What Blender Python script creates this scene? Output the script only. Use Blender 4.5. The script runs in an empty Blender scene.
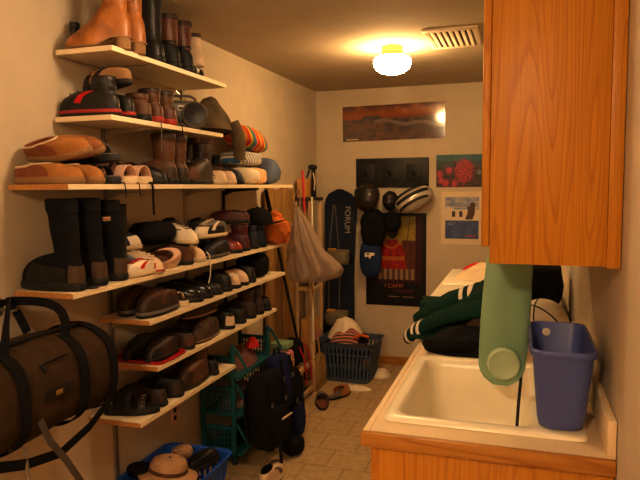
import bpy, bmesh, math, random
from math import sin, cos, pi, radians, sqrt
from mathutils import Vector, Matrix, noise
random.seed(7)
SC = bpy.context.scene
COL = SC.collection
try:
    SC.view_settings.view_transform = 'Standard'
    SC.view_settings.look = 'None'
except Exception:
    pass
SC.view_settings.exposure = 0.82
SC.view_settings.gamma = 0.84

XL, XR, YB, YF, ZC = -1.767, 0.234, 5.325, -2.3, 2.44
LIGHT = (1.0, 0.645, 0.295)          # tungsten

# ------------------------------------------------------------------ materials
def lin(c):
    c = c / 255.0
    return c / 12.92 if c <= 0.04045 else ((c + 0.055) / 1.055) ** 2.4
def alb(r, g, b, k=0.5):
    """albedo of a surface that reads (r,g,b) under the warm lamps at level k"""
    return tuple(min(0.88, max(0.004, lin(v) / (k * l))) for v, l in zip((r, g, b), LIGHT))
def shade(c, f):
    return tuple(min(.95, v * f) for v in c)
_M = {}
def M(name, col, rough=0.6, bump=0.0, scale=60.0, var=0.0, vscale=8.0, metal=0.0, spec=0.4, coat=0.0):
    if name in _M:
        return _M[name]
    m = bpy.data.materials.new(name); m.use_nodes = True
    nt = m.node_tree; bs = nt.nodes['Principled BSDF']
    bs.inputs['Base Color'].default_value = (*col, 1)
    bs.inputs['Roughness'].default_value = rough
    bs.inputs['Metallic'].default_value = metal
    bs.inputs['Specular IOR Level'].default_value = spec
    bs.inputs['Coat Weight'].default_value = coat
    tc = nt.nodes.new('ShaderNodeTexCoord')
    n = nt.nodes.new('ShaderNodeTexNoise'); n.inputs['Scale'].default_value = vscale; n.inputs['Detail'].default_value = 4
    nt.links.new(tc.outputs['Object'], n.inputs['Vector'])
    r = nt.nodes.new('ShaderNodeValToRGB')
    v = max(var, 0.04)
    r.color_ramp.elements[0].position = .3; r.color_ramp.elements[1].position = .7
    r.color_ramp.elements[0].color = (*shade(col, 1 - v), 1); r.color_ramp.elements[1].color = (*shade(col, 1 + v), 1)
    nt.links.new(n.outputs['Fac'], r.inputs['Fac']); nt.links.new(r.outputs['Color'], bs.inputs['Base Color'])
    if bump > 0:
        n2 = nt.nodes.new('ShaderNodeTexNoise'); n2.inputs['Scale'].default_value = scale; n2.inputs['Detail'].default_value = 3
        nt.links.new(tc.outputs['Object'], n2.inputs['Vector'])
        b = nt.nodes.new('ShaderNodeBump'); b.inputs['Strength'].default_value = bump; b.inputs['Distance'].default_value = 0.004
        nt.links.new(n2.outputs['Fac'], b.inputs['Height']); nt.links.new(b.outputs['Normal'], bs.inputs['Normal'])
    _M[name] = m
    return m
def fab(name, col, var=.15, bump=.5):
    return M(name, col, rough=.9, bump=bump, scale=220, var=var, vscale=14, spec=.12)
def lea(name, col, rough=.5, var=.15):
    return M(name, col, rough=rough, bump=.25, scale=120, var=var, vscale=16, spec=.4)

def oak(name, base, dark, ax='Z'):
    m = bpy.data.materials.new(name); m.use_nodes = True
    nt = m.node_tree; bs = nt.nodes['Principled BSDF']; L = nt.links.new
    tc = nt.nodes.new('ShaderNodeTexCoord'); mp = nt.nodes.new('ShaderNodeMapping')
    s = {'Z': (1, 1, .075), 'X': (.10, 1, 1), 'Y': (1, .10, 1)}[ax]
    mp.inputs['Scale'].default_value = s
    L(tc.outputs['Object'], mp.inputs['Vector'])
    n = nt.nodes.new('ShaderNodeTexNoise'); n.inputs['Scale'].default_value = 4.6; n.inputs['Detail'].default_value = 1.6; n.inputs['Distortion'].default_value = .5
    L(mp.outputs['Vector'], n.inputs['Vector'])
    mu = nt.nodes.new('ShaderNodeMath'); mu.operation = 'MULTIPLY'; mu.inputs[1].default_value = 30.0
    L(n.outputs['Fac'], mu.inputs[0])
    fr = nt.nodes.new('ShaderNodeMath'); fr.operation = 'FRACT'; L(mu.outputs[0], fr.inputs[0])
    r = nt.nodes.new('ShaderNodeValToRGB')
    e = r.color_ramp.elements
    e[0].position = 0; e[0].color = (*base, 1); e[1].position = 1; e[1].color = (*base, 1)
    a = e.new(.62); a.color = (*[b * .95 for b in base], 1)
    a = e.new(.86); a.color = (*dark, 1)
    L(fr.outputs[0], r.inputs['Fac'])
    # fine pores
    mp2 = nt.nodes.new('ShaderNodeMapping'); mp2.inputs['Scale'].default_value = tuple(v if v == 1 else .02 for v in s)
    L(tc.outputs['Object'], mp2.inputs['Vector'])
    n2 = nt.nodes.new('ShaderNodeTexNoise'); n2.inputs['Scale'].default_value = 160; n2.inputs['Detail'].default_value = 2
    L(mp2.outputs['Vector'], n2.inputs['Vector'])
    r2 = nt.nodes.new('ShaderNodeValToRGB'); r2.color_ramp.elements[0].position = .34; r2.color_ramp.elements[1].position = .6
    r2.color_ramp.elements[0].color = (.86, .80, .70, 1); r2.color_ramp.elements[1].color = (1, 1, 1, 1)
    L(n2.outputs['Fac'], r2.inputs['Fac'])
    mx = nt.nodes.new('ShaderNodeMix'); mx.data_type = 'RGBA'; mx.blend_type = 'MULTIPLY'; mx.inputs[0].default_value = .8
    L(r.outputs['Color'], mx.inputs[6]); L(r2.outputs['Color'], mx.inputs[7])
    L(mx.outputs[2], bs.inputs['Base Color'])
    bs.inputs['Roughness'].default_value = .42; bs.inputs['Specular IOR Level'].default_value = .35
    return m

def attr_mat(name, rough=.3, spec=.5, coat=0.0):
    m = bpy.data.materials.new(name); m.use_nodes = True
    nt = m.node_tree; bs = nt.nodes['Principled BSDF']
    a = nt.nodes.new('ShaderNodeAttribute'); a.attribute_name = 'Col'
    nt.links.new(a.outputs['Color'], bs.inputs['Base Color'])
    bs.inputs['Roughness'].default_value = rough; bs.inputs['Specular IOR Level'].default_value = spec
    bs.inputs['Coat Weight'].default_value = coat; bs.inputs['Coat Roughness'].default_value = .08
    return m

def tile_mat():
    m = bpy.data.materials.new('vinyl_tile_floor'); m.use_nodes = True
    nt = m.node_tree; bs = nt.nodes['Principled BSDF']; L = nt.links.new
    tc = nt.nodes.new('ShaderNodeTexCoord')
    b = nt.nodes.new('ShaderNodeTexBrick'); b.offset = .5; b.squash = 1
    b.inputs['Scale'].default_value = 1.0; b.inputs['Brick Width'].default_value = .23; b.inputs['Row Height'].default_value = .23
    b.inputs['Mortar Size'].default_value = .004; b.inputs['Mortar Smooth'].default_value = .4
    c1 = (.58, .43, .245); c2 = (.54, .40, .225); c3 = (.31, .22, .125)
    b.inputs['Color1'].default_value = (*c1, 1); b.inputs['Color2'].default_value = (*c2, 1); b.inputs['Mortar'].default_value = (*c3, 1)
    L(tc.outputs['Object'], b.inputs['Vector'])
    n = nt.nodes.new('ShaderNodeTexNoise'); n.inputs['Scale'].default_value = 25; n.inputs['Detail'].default_value = 6
    L(tc.outputs['Object'], n.inputs['Vector'])
    r = nt.nodes.new('ShaderNodeValToRGB'); r.color_ramp.elements[0].color = (.8, .78, .74, 1); r.color_ramp.elements[1].color = (1, 1, 1, 1)
    r.color_ramp.elements[0].position = .35; r.color_ramp.elements[1].position = .65
    L(n.outputs['Fac'], r.inputs['Fac'])
    mx = nt.nodes.new('ShaderNodeMix'); mx.data_type = 'RGBA'; mx.blend_type = 'MULTIPLY'; mx.inputs[0].default_value = 1
    L(b.outputs['Color'], mx.inputs[6]); L(r.outputs['Color'], mx.inputs[7]); L(mx.outputs[2], bs.inputs['Base Color'])
    bs.inputs['Roughness'].default_value = .45; bs.inputs['Specular IOR Level'].default_value = .3
    return m

WALL = M('painted_wall', (.60, .515, .40), rough=.85, bump=.12, scale=90, var=.02, spec=.15)
CEIL = M('painted_ceiling', (.50, .42, .31), rough=.9, bump=.3, scale=70, var=.03, spec=.1)
OAKB, OAKD = (.57, .245, .019), (.46, .175, .011)
OAK = oak('oak_veneer', OAKB, OAKD, 'Z')
OAKX = oak('oak_edge_grain_across', (.50, .23, .045), (.37, .145, .022), 'X')
OAKY = oak('oak_edge_grain_along', (.66, .28, .06), (.42, .15, .026), 'Y')
MELA = M('cream_melamine', (.83, .70, .50), rough=.45, var=.04)
END_SHADE = M('shaded_end_brown', (.50, .24, .075), rough=.8, bump=.5, scale=200, var=.2, vscale=120)  # speckled brown that puts the shade on shelf ends into their colour
LAMI = M('beige_laminate', (.74, .58, .38), rough=.5, var=.05, vscale=150)
ENAM = M('cream_enamel', (.90, .82, .64), rough=.28, var=.02, spec=.5)
WHITEM = M('white_appliance_enamel', (.85, .78, .64), rough=.3, var=.02)
BLACKP = M('black_plastic', (.012, .011, .012), rough=.45)
BLACKM = M('black_metal', (.015, .014, .014), rough=.4, metal=.3)
STEEL = M('grey_steel', (.32, .29, .25), rough=.4, metal=.7)
CHROME = M('chrome', (.7, .66, .6), rough=.2, metal=1)
BLACKF = fab('black_fabric', (.011, .010, .011))
NAVYF = fab('navy_fabric', (.012, .016, .05))
WHITEF = fab('white_cotton', (.80, .70, .56), .05)
CREAMF = fab('cream_cotton', (.72, .58, .40), .08)
REDF = fab('red_cotton', (.50, .03, .02))
GREYF = fab('grey_fleece', (.13, .11, .08))
DKGREEN = fab('dark_green_jersey', (.008, .035, .022), .2)
ORANGEF = fab('orange_mesh_fabric', (.50, .14, .03), .3)
BLUEP = M('blue_plastic', (.080, .105, .33), rough=.38, var=.04, spec=.4)
BLUEP2 = M('bright_blue_plastic', (.02, .10, .55), rough=.4, var=.05)
TEALP = M('teal_plastic', (.010, .095, .115), rough=.4, var=.08)
SLATEP = M('slate_blue_plastic', (.07, .10, .16), rough=.5, var=.1)
PINKF = fab('pink_cloth', (.6, .25, .25))
WOODL = oak('light_pine', (.46, .28, .10), (.37, .21, .07), 'Z')
CARD = M('brown_cardboard', (.55, .28, .08), rough=.85, bump=.2, var=.08)
DARKLIN = fab('dark_lining', (.014, .011, .009))

# ------------------------------------------------------------------ mesh helpers
class MB:
    def __init__(self):
        self.bm = bmesh.new()
    def face(self, vs):
        try:
            return self.bm.faces.new(vs)
        except ValueError:
            return None
    def box(self, lo, hi, bev=0.0, seg=2, rot=None, piv=None):
        c = [(a + b) / 2 for a, b in zip(lo, hi)]; s = [abs(b - a) for a, b in zip(lo, hi)]
        t = bmesh.new(); bmesh.ops.create_cube(t, size=1)
        bmesh.ops.scale(t, vec=s, verts=t.verts)
        if bev > 0:
            bmesh.ops.bevel(t, geom=list(t.edges), offset=min(bev, min(s) * .49), segments=seg, profile=.5, affect='EDGES')
        bmesh.ops.translate(t, vec=c, verts=t.verts)
        if rot is not None:
            p = Vector(piv if piv else c)
            bmesh.ops.transform(t, matrix=Matrix.Translation(p) @ rot.to_4x4() @ Matrix.Translation(-p), verts=t.verts)
        self.merge(t)
        return self
    def merge(self, t):
        mp = {v: self.bm.verts.new(v.co) for v in t.verts}
        for f in t.faces:
            self.face([mp[v] for v in f.verts])
        t.free()
    def loft(self, rings, cap0=True, cap1=True, closed=True, loop=False):
        rv = [[self.bm.verts.new(p) for p in r] for r in rings]
        m = len(rv)
        for i in range(m if loop else m - 1):
            a, b = rv[i], rv[(i + 1) % m]; n = len(a)
            for j in range(n if closed else n - 1):
                self.face([a[j], a[(j + 1) % n], b[(j + 1) % n], b[j]])
        if not loop:
            if cap0: self.face(list(reversed(rv[0])))
            if cap1: self.face(rv[-1])
        return self
    def cyl(self, p0, p1, r0, r1=None, n=16):
        r1 = r0 if r1 is None else r1
        return self.tube([p0, p1], [r0, r1], n)
    def tube(self, pts, r, n=8, closed=False, flat=None):
        pts = [Vector(p) for p in pts]; m = len(pts)
        rs = r if isinstance(r, (list, tuple)) else [r] * m
        rings = []; prev = None
        for i, p in enumerate(pts):
            if closed: d = pts[(i + 1) % m] - pts[i - 1]
            else: d = pts[min(i + 1, m - 1)] - pts[max(i - 1, 0)]
            d = d.normalized() if d.length > 1e-9 else Vector((0, 0, 1))
            if prev is None:
                up = Vector((0, 0, 1)) if abs(d.z) < .9 else Vector((1, 0, 0))
                if flat is not None: up = Vector(flat)
            else: up = prev
            a = (up - d * up.dot(d))
            a = a.normalized() if a.length > 1e-6 else d.orthogonal().normalized()
            b = d.cross(a); prev = a
            rings.append([p + (a * cos(2 * pi * k / n) + b * sin(2 * pi * k / n)) * rs[i] for k in range(n)])
        return self.loft(rings, loop=closed)
    def ribbon(self, pts, wdir, w, th=.003):
        """flat strap: wdir = direction of its width (vector or one per point)"""
        pts = [Vector(p) for p in pts]; m = len(pts); rings = []
        for i, p in enumerate(pts):
            d = (pts[min(i + 1, m - 1)] - pts[max(i - 1, 0)]).normalized()
            W = Vector(wdir[i] if isinstance(wdir, list) else wdir)
            W = (W - d * W.dot(d)); W = W.normalized() if W.length > 1e-6 else d.orthogonal().normalized()
            N = d.cross(W).normalized()
            a, b = W * w / 2, N * th / 2
            rings.append([p + a + b, p - a + b, p - a - b, p + a - b])
        return self.loft(rings)
    def lathe(self, prof, c=(0, 0, 0), n=24, axis='Z'):
        rings = []
        for r, z in prof:
            rg = []
            for k in range(n):
                a = 2 * pi * k / n
                v = (r * cos(a), r * sin(a), z)
                if axis == 'Y': v = (v[0], v[2], v[1])
                if axis == 'X': v = (v[2], v[0], v[1])
                rg.append(Vector(v) + Vector(c))
            rings.append(rg)
        return self.loft(rings)
    def blob(self, c, size, p=3.0, amp=.0, sc=6.0, seed=0, nu=28, nv=16, rot=None, ridge=0.0, flat=None):
        """soft superellipsoid with cloth-like displacement"""
        c = Vector(c); sx, sy, sz = [v / 2 for v in size]; rings = []
        off = Vector((seed * 3.17, seed * 1.31, seed * 7.7))
        f = lambda v, e: math.copysign(abs(v) ** e, v)
        e = 2 / p
        for i in range(nv + 1):
            ph = -pi / 2 + pi * i / nv
            ph = max(-pi / 2 + .06, min(pi / 2 - .06, ph))
            rg = []
            for j in range(nu):
                a = 2 * pi * j / nu
                q = Vector((f(cos(ph), e) * f(cos(a), e) * sx, f(cos(ph), e) * f(sin(a), e) * sy, f(sin(ph), e) * sz))
                if amp:
                    nn = noise.noise(q * sc + off)
                    if ridge: nn = nn * (1 - ridge) + ridge * (1 - 2 * abs(noise.noise(q * sc * 1.7 + off * 2)))
                    q = q * (1 + amp * nn / max(.02, q.length))
                if flat is not None: q.z = max(q.z, flat)
                if rot is not None: q = rot @ q
                rg.append(c + q)
            rings.append(rg)
        return self.loft(rings)
    def heap(self, rx, ry, h, seed=0, amp=.25, sc=5.0, c=(0, 0, 0), rings=14, n=40, pw=2.4, edge=.12):
        c = Vector(c); R = []
        for i in range(rings, -1, -1):
            t = i / rings; rg = []
            for j in range(n):
                a = 2 * pi * j / n
                er = 1 + edge * noise.noise(Vector((cos(a) * 1.5, sin(a) * 1.5, seed * 5.1)))
                x, y = cos(a) * rx * max(t, .01) * er, sin(a) * ry * max(t, .01) * er
                q = Vector((x * sc, y * sc, seed * 2.3))
                nn = noise.noise(q) * .6 + .6 * (1 - 2 * abs(noise.noise(q * 1.6 + Vector((4, 2, 1))))) * .6
                z = h * (1 - t ** pw) * (1 + amp * nn)
                rg.append(c + Vector((x, y, max(0, z))))
            R.append(rg)
        return self.loft(R)
    def build(self, name, mat, parent=None, smooth=True, angle=40, world=False):
        bmesh.ops.recalc_face_normals(self.bm, faces=self.bm.faces)
        me = bpy.data.meshes.new(name); 
        if world and parent is not None:
            bmesh.ops.transform(self.bm, matrix=parent.matrix_basis.inverted(), verts=self.bm.verts)
        self.bm.to_mesh(me); self.bm.free()
        if smooth:
            me.polygons.foreach_set('use_smooth', [True] * len(me.polygons))
            try: me.set_sharp_from_angle(angle=radians(angle))
            except Exception: pass
        o = bpy.data.objects.new(name, me); COL.objects.link(o)
        if mat: me.materials.append(mat)
        if parent is not None: o.parent = parent
        return o
def tag(o, label=None, cat=None, group=None, kind=None):
    if label: o['label'] = label
    if cat: o['category'] = cat
    if group: o['group'] = group
    if kind: o['kind'] = kind
    return o
def thing(name, label, cat, loc=(0, 0, 0), rot=(0, 0, 0), group=None):
    o = bpy.data.objects.new(name, None); COL.objects.link(o)
    o.empty_display_size = .05
    o.location = loc; o.rotation_euler = rot if isinstance(rot, (tuple, list)) else (0, 0, rot)
    o.matrix_basis = Matrix.LocRotScale(Vector(loc), o.rotation_euler, None)
    return tag(o, label, cat, group)
def struct(name, mb, mat, smooth=False, parent=None):
    o = mb.build(name, mat, parent, smooth=smooth)
    if parent is None: o['kind'] = 'structure'
    return o
def dup(root, loc, rot, label, group=None):
    r = root.copy(); COL.objects.link(r); r.location = loc
    r.rotation_euler = rot if isinstance(rot, (tuple, list)) else (0, 0, rot)
    r['label'] = label
    if group: r['group'] = group
    for ch in list(root.children):
        c = ch.copy(); COL.objects.link(c); c.parent = r
        for g in list(ch.children):
            d = g.copy(); COL.objects.link(d); d.parent = c
    return r
def text(name, s, size, mat, parent, loc, rot, extrude=.0006, align='LEFT', label=None):
    cu = bpy.data.curves.new(name + '_curve', 'FONT'); cu.body = s; cu.size = size; cu.extrude = extrude
    cu.align_x = align; cu.align_y = 'BOTTOM'
    t = bpy.data.objects.new(name + '_tmp', cu); COL.objects.link(t)
    bpy.context.view_layer.update()
    dg = bpy.context.evaluated_depsgraph_get()
    me = bpy.data.meshes.new_from_object(t.evaluated_get(dg))
    bpy.data.objects.remove(t); bpy.data.curves.remove(cu)
    o = bpy.data.objects.new(name, me); COL.objects.link(o)
    me.materials.clear(); me.materials.append(mat)
    o.parent = parent; o.location = loc; o.rotation_euler = rot
    if label: o['label'] = label
    return o
def picture(name, w, h, nx, ny, fn, mat, parent, y=-.0012):
    """flat printed sheet in the XZ plane facing -Y, origin at its lower-left; fn(u,v)->linear rgb"""
    bm = bmesh.new()
    vs = [[bm.verts.new((w * i / nx, y, h * j / ny)) for i in range(nx + 1)] for j in range(ny + 1)]
    for j in range(ny):
        for i in range(nx):
            bm.faces.new([vs[j][i], vs[j][i + 1], vs[j + 1][i + 1], vs[j + 1][i]])
    lay = bm.loops.layers.float_color.new('Col')
    for f in bm.faces:
        c = f.calc_center_median(); col = fn(c.x / w, c.z / h)
        for l in f.loops: l[lay] = (*col, 1)
    me = bpy.data.meshes.new(name); bm.to_mesh(me); bm.free(); me.materials.append(mat)
    o = bpy.data.objects.new(name, me); COL.objects.link(o); o.parent = parent
    return o
def mix(a, b, t):
    t = max(0, min(1, t)); return tuple(x + (y - x) * t for x, y in zip(a, b))
def sm(a, b, x):
    t = max(0, min(1, (x - a) / (b - a))); return t * t * (3 - 2 * t)
def fbm(x, y, s=0):
    return noise.fractal(Vector((x, y, s)), 1.0, 2.0, 4)

# ------------------------------------------------------------------ camera
F = 614.6
yaw, pitch, roll, CH = .316, .0855, -.0093, 1.5856
fwd = Vector((-sin(yaw) * cos(pitch), cos(yaw) * cos(pitch), -sin(pitch)))
rgt = Vector((cos(yaw), sin(yaw), 0)); up = rgt.cross(fwd)
R2 = cos(roll) * rgt + sin(roll) * up; U2 = -sin(roll) * rgt + cos(roll) * up
cam = bpy.data.cameras.new('camera'); co = bpy.data.objects.new('camera', cam); COL.objects.link(co)
cam.sensor_width = 36; cam.lens = F / 640 * 36; cam.clip_start = .02
m3 = Matrix((R2, U2, -fwd)).transposed()
co.matrix_world = Matrix.Translation((0, 0, CH)) @ m3.to_4x4()
SC.camera = co

# ------------------------------------------------------------------ room shell
T = .1
struct('floor', MB().box((XL - T, YF - T, -.1), (XR + T, YB + T, 0)), tile_mat())
struct('ceiling', MB().box((XL - T, YF - T, ZC), (XR + T, YB + T, ZC + .1)), CEIL)
struct('wall_left', MB().box((XL - T, YF - T, 0), (XL, YB + T, ZC)), WALL)
struct('wall_right', MB().box((XR, YF - T, 0), (XR + T, YB + T, ZC)), WALL)
struct('wall_back', MB().box((XL, YB, 0), (XR, YB + T, ZC)), WALL)
struct('wall_front', MB().box((XL, YF - T, 0), (XR, YF, ZC)), WALL)
struct('baseboard_back', MB().box((XL + .014, YB - .012, 0), (XR, YB, .075), .004), OAKX, True)
struct('baseboard_left', MB().box((XL, YF, 0), (XL + .012, YB, .075), .004), OAKY, True)

# ------------------------------------------------------------------ lights
def emis(name, col, s):
    m = bpy.data.materials.new(name); m.use_nodes = True; nt = m.node_tree
    b = nt.nodes['Principled BSDF']; b.inputs['Base Color'].default_value = (.8, .75, .65, 1)
    b.inputs['Emission Color'].default_value = (*col, 1); b.inputs['Emission Strength'].default_value = s
    b.inputs['Roughness'].default_value = .3
    return m
def ceiling_lamp(loc, strength, label, col=LIGHT):
    t = thing('ceiling_light', label, 'ceiling light', loc)
    MB().lathe([(.06, 0), (.066, -.005), (.066, -.045), (.082, -.056), (.084, -.062)], n=40).build('canopy', BRASS, t)
    g = MB().lathe([(.084, -.060), (.104, -.068), (.114, -.085), (.115, -.105), (.104, -.132), (.075, -.154), (.035, -.165), (.004, -.167)], n=40)
    g.build('glass_globe', emis('lit_glass_globe_%d' % int(strength), col, strength), t)
    return t
BRASS = M('aged_brass', (.45, .30, .12), rough=.35, metal=.8)
ceiling_lamp((-.765, 3.80, ZC), 60.0, 'lit round frosted glass ceiling light above the middle of the room')
ceiling_lamp((-.88, 1.90, ZC), 36.0, 'lit round frosted glass ceiling light overhead, nearer than the one in view', (1.0, .70, .40))
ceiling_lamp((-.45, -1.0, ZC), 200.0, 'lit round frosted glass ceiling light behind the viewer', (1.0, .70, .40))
w = bpy.data.worlds.new('world'); SC.world = w; w.use_nodes = True
w.node_tree.nodes['Background'].inputs['Color'].default_value = (.02, .012, .006, 1)
w.node_tree.nodes['Background'].inputs['Strength'].default_value = .3

t = thing('air_vent', 'cream louvred exhaust vent set in the ceiling beside the lamp', 'vent', (-.385, 3.69, ZC))
mb = MB()
mb.box((-.15, -.24, -.012), (.15, -.19, 0), .004).box((-.15, .19, -.012), (.15, .24, 0), .004)
mb.box((-.15, -.19, -.012), (-.115, .19, 0), .004).box((.115, -.19, -.012), (.15, .19, 0), .004)
mb.build('frame', MELA, t)
MB().box((-.115, -.19, -.002), (.115, .19, 0)).build('duct_opening', BLACKP, t)
for k in range(7):
    x = -.098 + k * .0327
    MB().box((x - .011, -.19, -.014), (x + .011, .19, -.004), .002, rot=Matrix.Rotation(radians(12), 3, 'Y')).build('louvre', MELA, t)

# ------------------------------------------------------------------ base cabinet, counter, sink
CY0, CY1, CX0, CX1, CZ = 1.59, 2.76, -.408, XR - .002, .914
t = thing('base_cabinet', 'oak base cabinet under the sink counter with its plain end panel showing', 'cabinet', (0, 0, 0))
MB().box((-.365, 1.635, .10), (-.350, CY1 - .02, .872)).build('face_frame', OAK, t, False)
MB().box((-.349, 1.635, .10), (CX1 - .013, CY1 - .036, .118)).build('bottom_panel', OAK, t, False)
MB().box((-.349, CY1 - .035, .10), (CX1 - .013, CY1 - .02, .872)).build('far_end_panel', OAK, t, False)
MB().box((CX1 - .012, 1.635, .10), (CX1, CY1 - .02, .872)).build('back_panel', OAK, t, False)
MB().box((-.385, 1.617, 0), (CX1, 1.634, .872), .002).build('end_panel', OAK, t)
MB().box((-.30, 1.64, 0), (CX1, CY1 - .03, .10)).build('toe_kick', BLACKP, t, False)
for k in range(2):
    y0 = 1.65 + k * .545
    d = MB().box((-.388, y0, .14), (-.367, y0 + .53, .84), .004).build('door', OAK, t)
    MB().lathe([(.006, 0), (.006, -.014), (.015, -.018), (.015, -.026), (.006, -.03)], (-.388, y0 + (.49 if k == 0 else .04), .78), 16, 'X').build('knob', CHROME, d)

HX0, HX1, HY0, HY1 = -.352, .160, 1.712, 2.362
t = thing('countertop', 'beige laminate countertop with oak edge strip around the cream sink', 'countertop', (0, 0, 0))
z0 = CZ - .036
mb = MB()
mb.box((CX0 + .02, CY0 + .02, z0), (HX0, CY1, CZ)).box((HX1, CY0 + .02, z0), (CX1, CY1, CZ))
mb.box((HX0, CY0 + .02, z0), (HX1, HY0, CZ)).box((HX0, HY1, z0), (HX1, CY1, CZ))
mb.build('laminate_top', LAMI, t, False)
MB().box((CX0, CY0, z0 - .004), (CX1, CY0 + .0195, CZ - .0005), .003).build('front_edge_strip', OAKX, t)
MB().box((CX0, CY0 + .0198, z0 - .004), (CX0 + .0195, CY1, CZ - .0002), .003).build('side_edge_strip', LAMI, t)
MB().box((XR - .022, CY0 + .01, CZ + .0005), (XR - .002, CY1, 1.012), .002).build('backsplash', LAMI, t)

def rrect(x0, x1, y0, y1, r, z, n=6):
    pts = []
    for cx, cy, a0 in ((x1 - r, y1 - r, 0), (x0 + r, y1 - r, 90), (x0 + r, y0 + r, 180), (x1 - r, y0 + r, 270)):
        for k in range(n + 1):
            a = radians(a0 + 90 * k / n); pts.append((cx + r * cos(a), cy + r * sin(a), z))
    return pts
t = thing('utility_sink', 'deep cream enamel drop-in laundry sink in the counter', 'sink', (0, 0, 0))
zr = CZ + .0008
R = [rrect(-.372, .180, 1.688, 2.385, .03, zr), rrect(-.370, .178, 1.690, 2.383, .03, zr + .008), rrect(-.362, .170, 1.698, 2.375, .028, zr + .012),
     rrect(-.338, .046, 1.724, 2.350, .045, zr + .012), rrect(-.330, .040, 1.732, 2.342, .05, zr + .006), rrect(-.322, .034, 1.740, 2.334, .05, zr - .02),
     rrect(-.305, .028, 1.757, 2.32, .06, zr - .16), rrect(-.290, .022, 1.772, 2.305, .07, zr - .26), rrect(-.25, -.01, 1.81, 2.27, .07, zr - .295), rrect(-.16, -.10, 1.99, 2.05, .028, zr - .30)]
MB().loft(R, cap0=False).build('basin', ENAM, t, angle=60)
MB().lathe([(.001, .0), (.03, 0), (.033, .004), (.036, .002)], (-.13, 2.02, zr - .2985), 24).build('drain', CHROME, t)

# ------------------------------------------------------------------ upper cabinet
UX, UY0, UY1, UZ0, UZ1 = -.075, 1.630, 2.50, 1.386, 2.16
t = thing('wall_cabinet', 'honey oak wall cabinet on the right with its grained end panel facing the room', 'cabinet', (0, 0, 0))
MB().box((UX, UY0 + .006, UZ0), (XR - .002, UY1, UZ1)).build('carcass', OAK, t, False)
MB().box((UX, UY0, UZ0), (XR - .034, UY0 + .0055, UZ1), .0008).build('end_panel', OAK, t)
MB().box((XR - .0335, UY0 - .006, UZ0 - .004), (XR - .002, UY0 + .0055, UZ1), .002).build('scribe_strip', OAK, t)
for k in range(2):
    y0 = UY0 + .012 + k * .43
    d = MB().box((UX - .022, y0, UZ0 + .042), (UX - .001, y0 + .42, UZ1 - .03), .005).build('door', OAK, t)

# ------------------------------------------------------------------ hydration bladder hanging under the cabinet
def glassy(name, col, rough, trans, alpha=1.0):
    m = bpy.data.materials.new(name); m.use_nodes = True; b = m.node_tree.nodes['Principled BSDF']
    b.inputs['Base Color'].default_value = (*col, 1); b.inputs['Roughness'].default_value = rough
    b.inputs['Transmission Weight'].default_value = trans; b.inputs['IOR'].default_value = 1.2; b.inputs['Alpha'].default_value = alpha
    b.inputs['Specular IOR Level'].default_value = .4
    return m
t = thing('hydration_bladder', 'translucent green water bladder hung under the oak cabinet to drain above the sink', 'water bladder', (-.040, 1.97, 1.17), (0, radians(3.2), radians(4)))
rings = []
for k in range(23):
    s = k / 22; z = .205 - .415 * s
    hw = .068 + .006 * sin(pi * s)
    if s > .84: hw *= sqrt(max(0.0, 1 - ((s - .84) / .17) ** 2))
    if s < .04: hw *= .93
    th = .003 + .020 * sin(pi * min(1, s * 1.02)) ** .8
    rings.append([(hw * math.copysign(abs(cos(a)) ** .8, cos(a)), th * math.copysign(abs(sin(a)) ** 1.3, sin(a)) + .004 * noise.noise(Vector((cos(a) * 2, z * 9, 3))), z) for a in [2 * pi * j / 28 for j in range(28)]])
GREENB = glassy('green_translucent_plastic', (.36, .55, .38), .42, .35, .95)
MB().loft(rings).build('bag', GREENB, t, angle=70)
MB().lathe([(.050, -.004), (.052, -.016), (.049, -.026), (.044, -.029), (.040, -.026), (.001, -.026)], (.004, -.004, -.135), 36, 'Y').build('fill_cap', M('pale_green_cap', (.44, .55, .36), rough=.45), t)
MB().box((-.066, -.012, .198), (.066, .008, .212), .004).build('top_bar', M('pale_green_bar', (.27, .4, .28), rough=.4), t)
MB().tube([(0, 0, .205), (0, 0, .2165)], .004, 8).build('hanging_hook', BLACKM, t)
MB().tube([(.058, .012, -.13), (.062, .02, -.20), (.060, .012, -.26), (.060, .004, -.36), (.057, 0, -.46), (.045, 0, -.515)], .0048, 10).build('drinking_hose', BLACKP, t)

# ------------------------------------------------------------------ wastebasket
t = thing('wastebasket', 'blue plastic wastebasket standing on the right ledge of the sink', 'wastebasket', (.1135, 1.842, zr + .0125))
H = .228
def wb(f, z, g=0):
    return rrect(-(.060 + .019 * f) + g, .060 + .019 * f - g, -.128 - .038 * f + g, .15 + .055 * f - g, .036, z)
R = [wb(0, 0, .012), wb(0.02, .006, .003), wb(.1, .03), wb(.9, H - .02), wb(.92, H - .018, -.006), wb(1, H - .004, -.006), wb(1, H, -.003), wb(1, H - .001, .002), wb(.92, H - .02, .003), wb(.1, .02, .003), wb(0, .006, .02)]
MB().loft(R, cap1=True).build('bucket', BLUEP, t, angle=50)
MB().lathe([(.001, 0), (.011, 0), (.0125, .0015), (.001, .002)], (-.03, .1885, .198), 16, 'Y').build('sticker', WHITEF, t)

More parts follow.
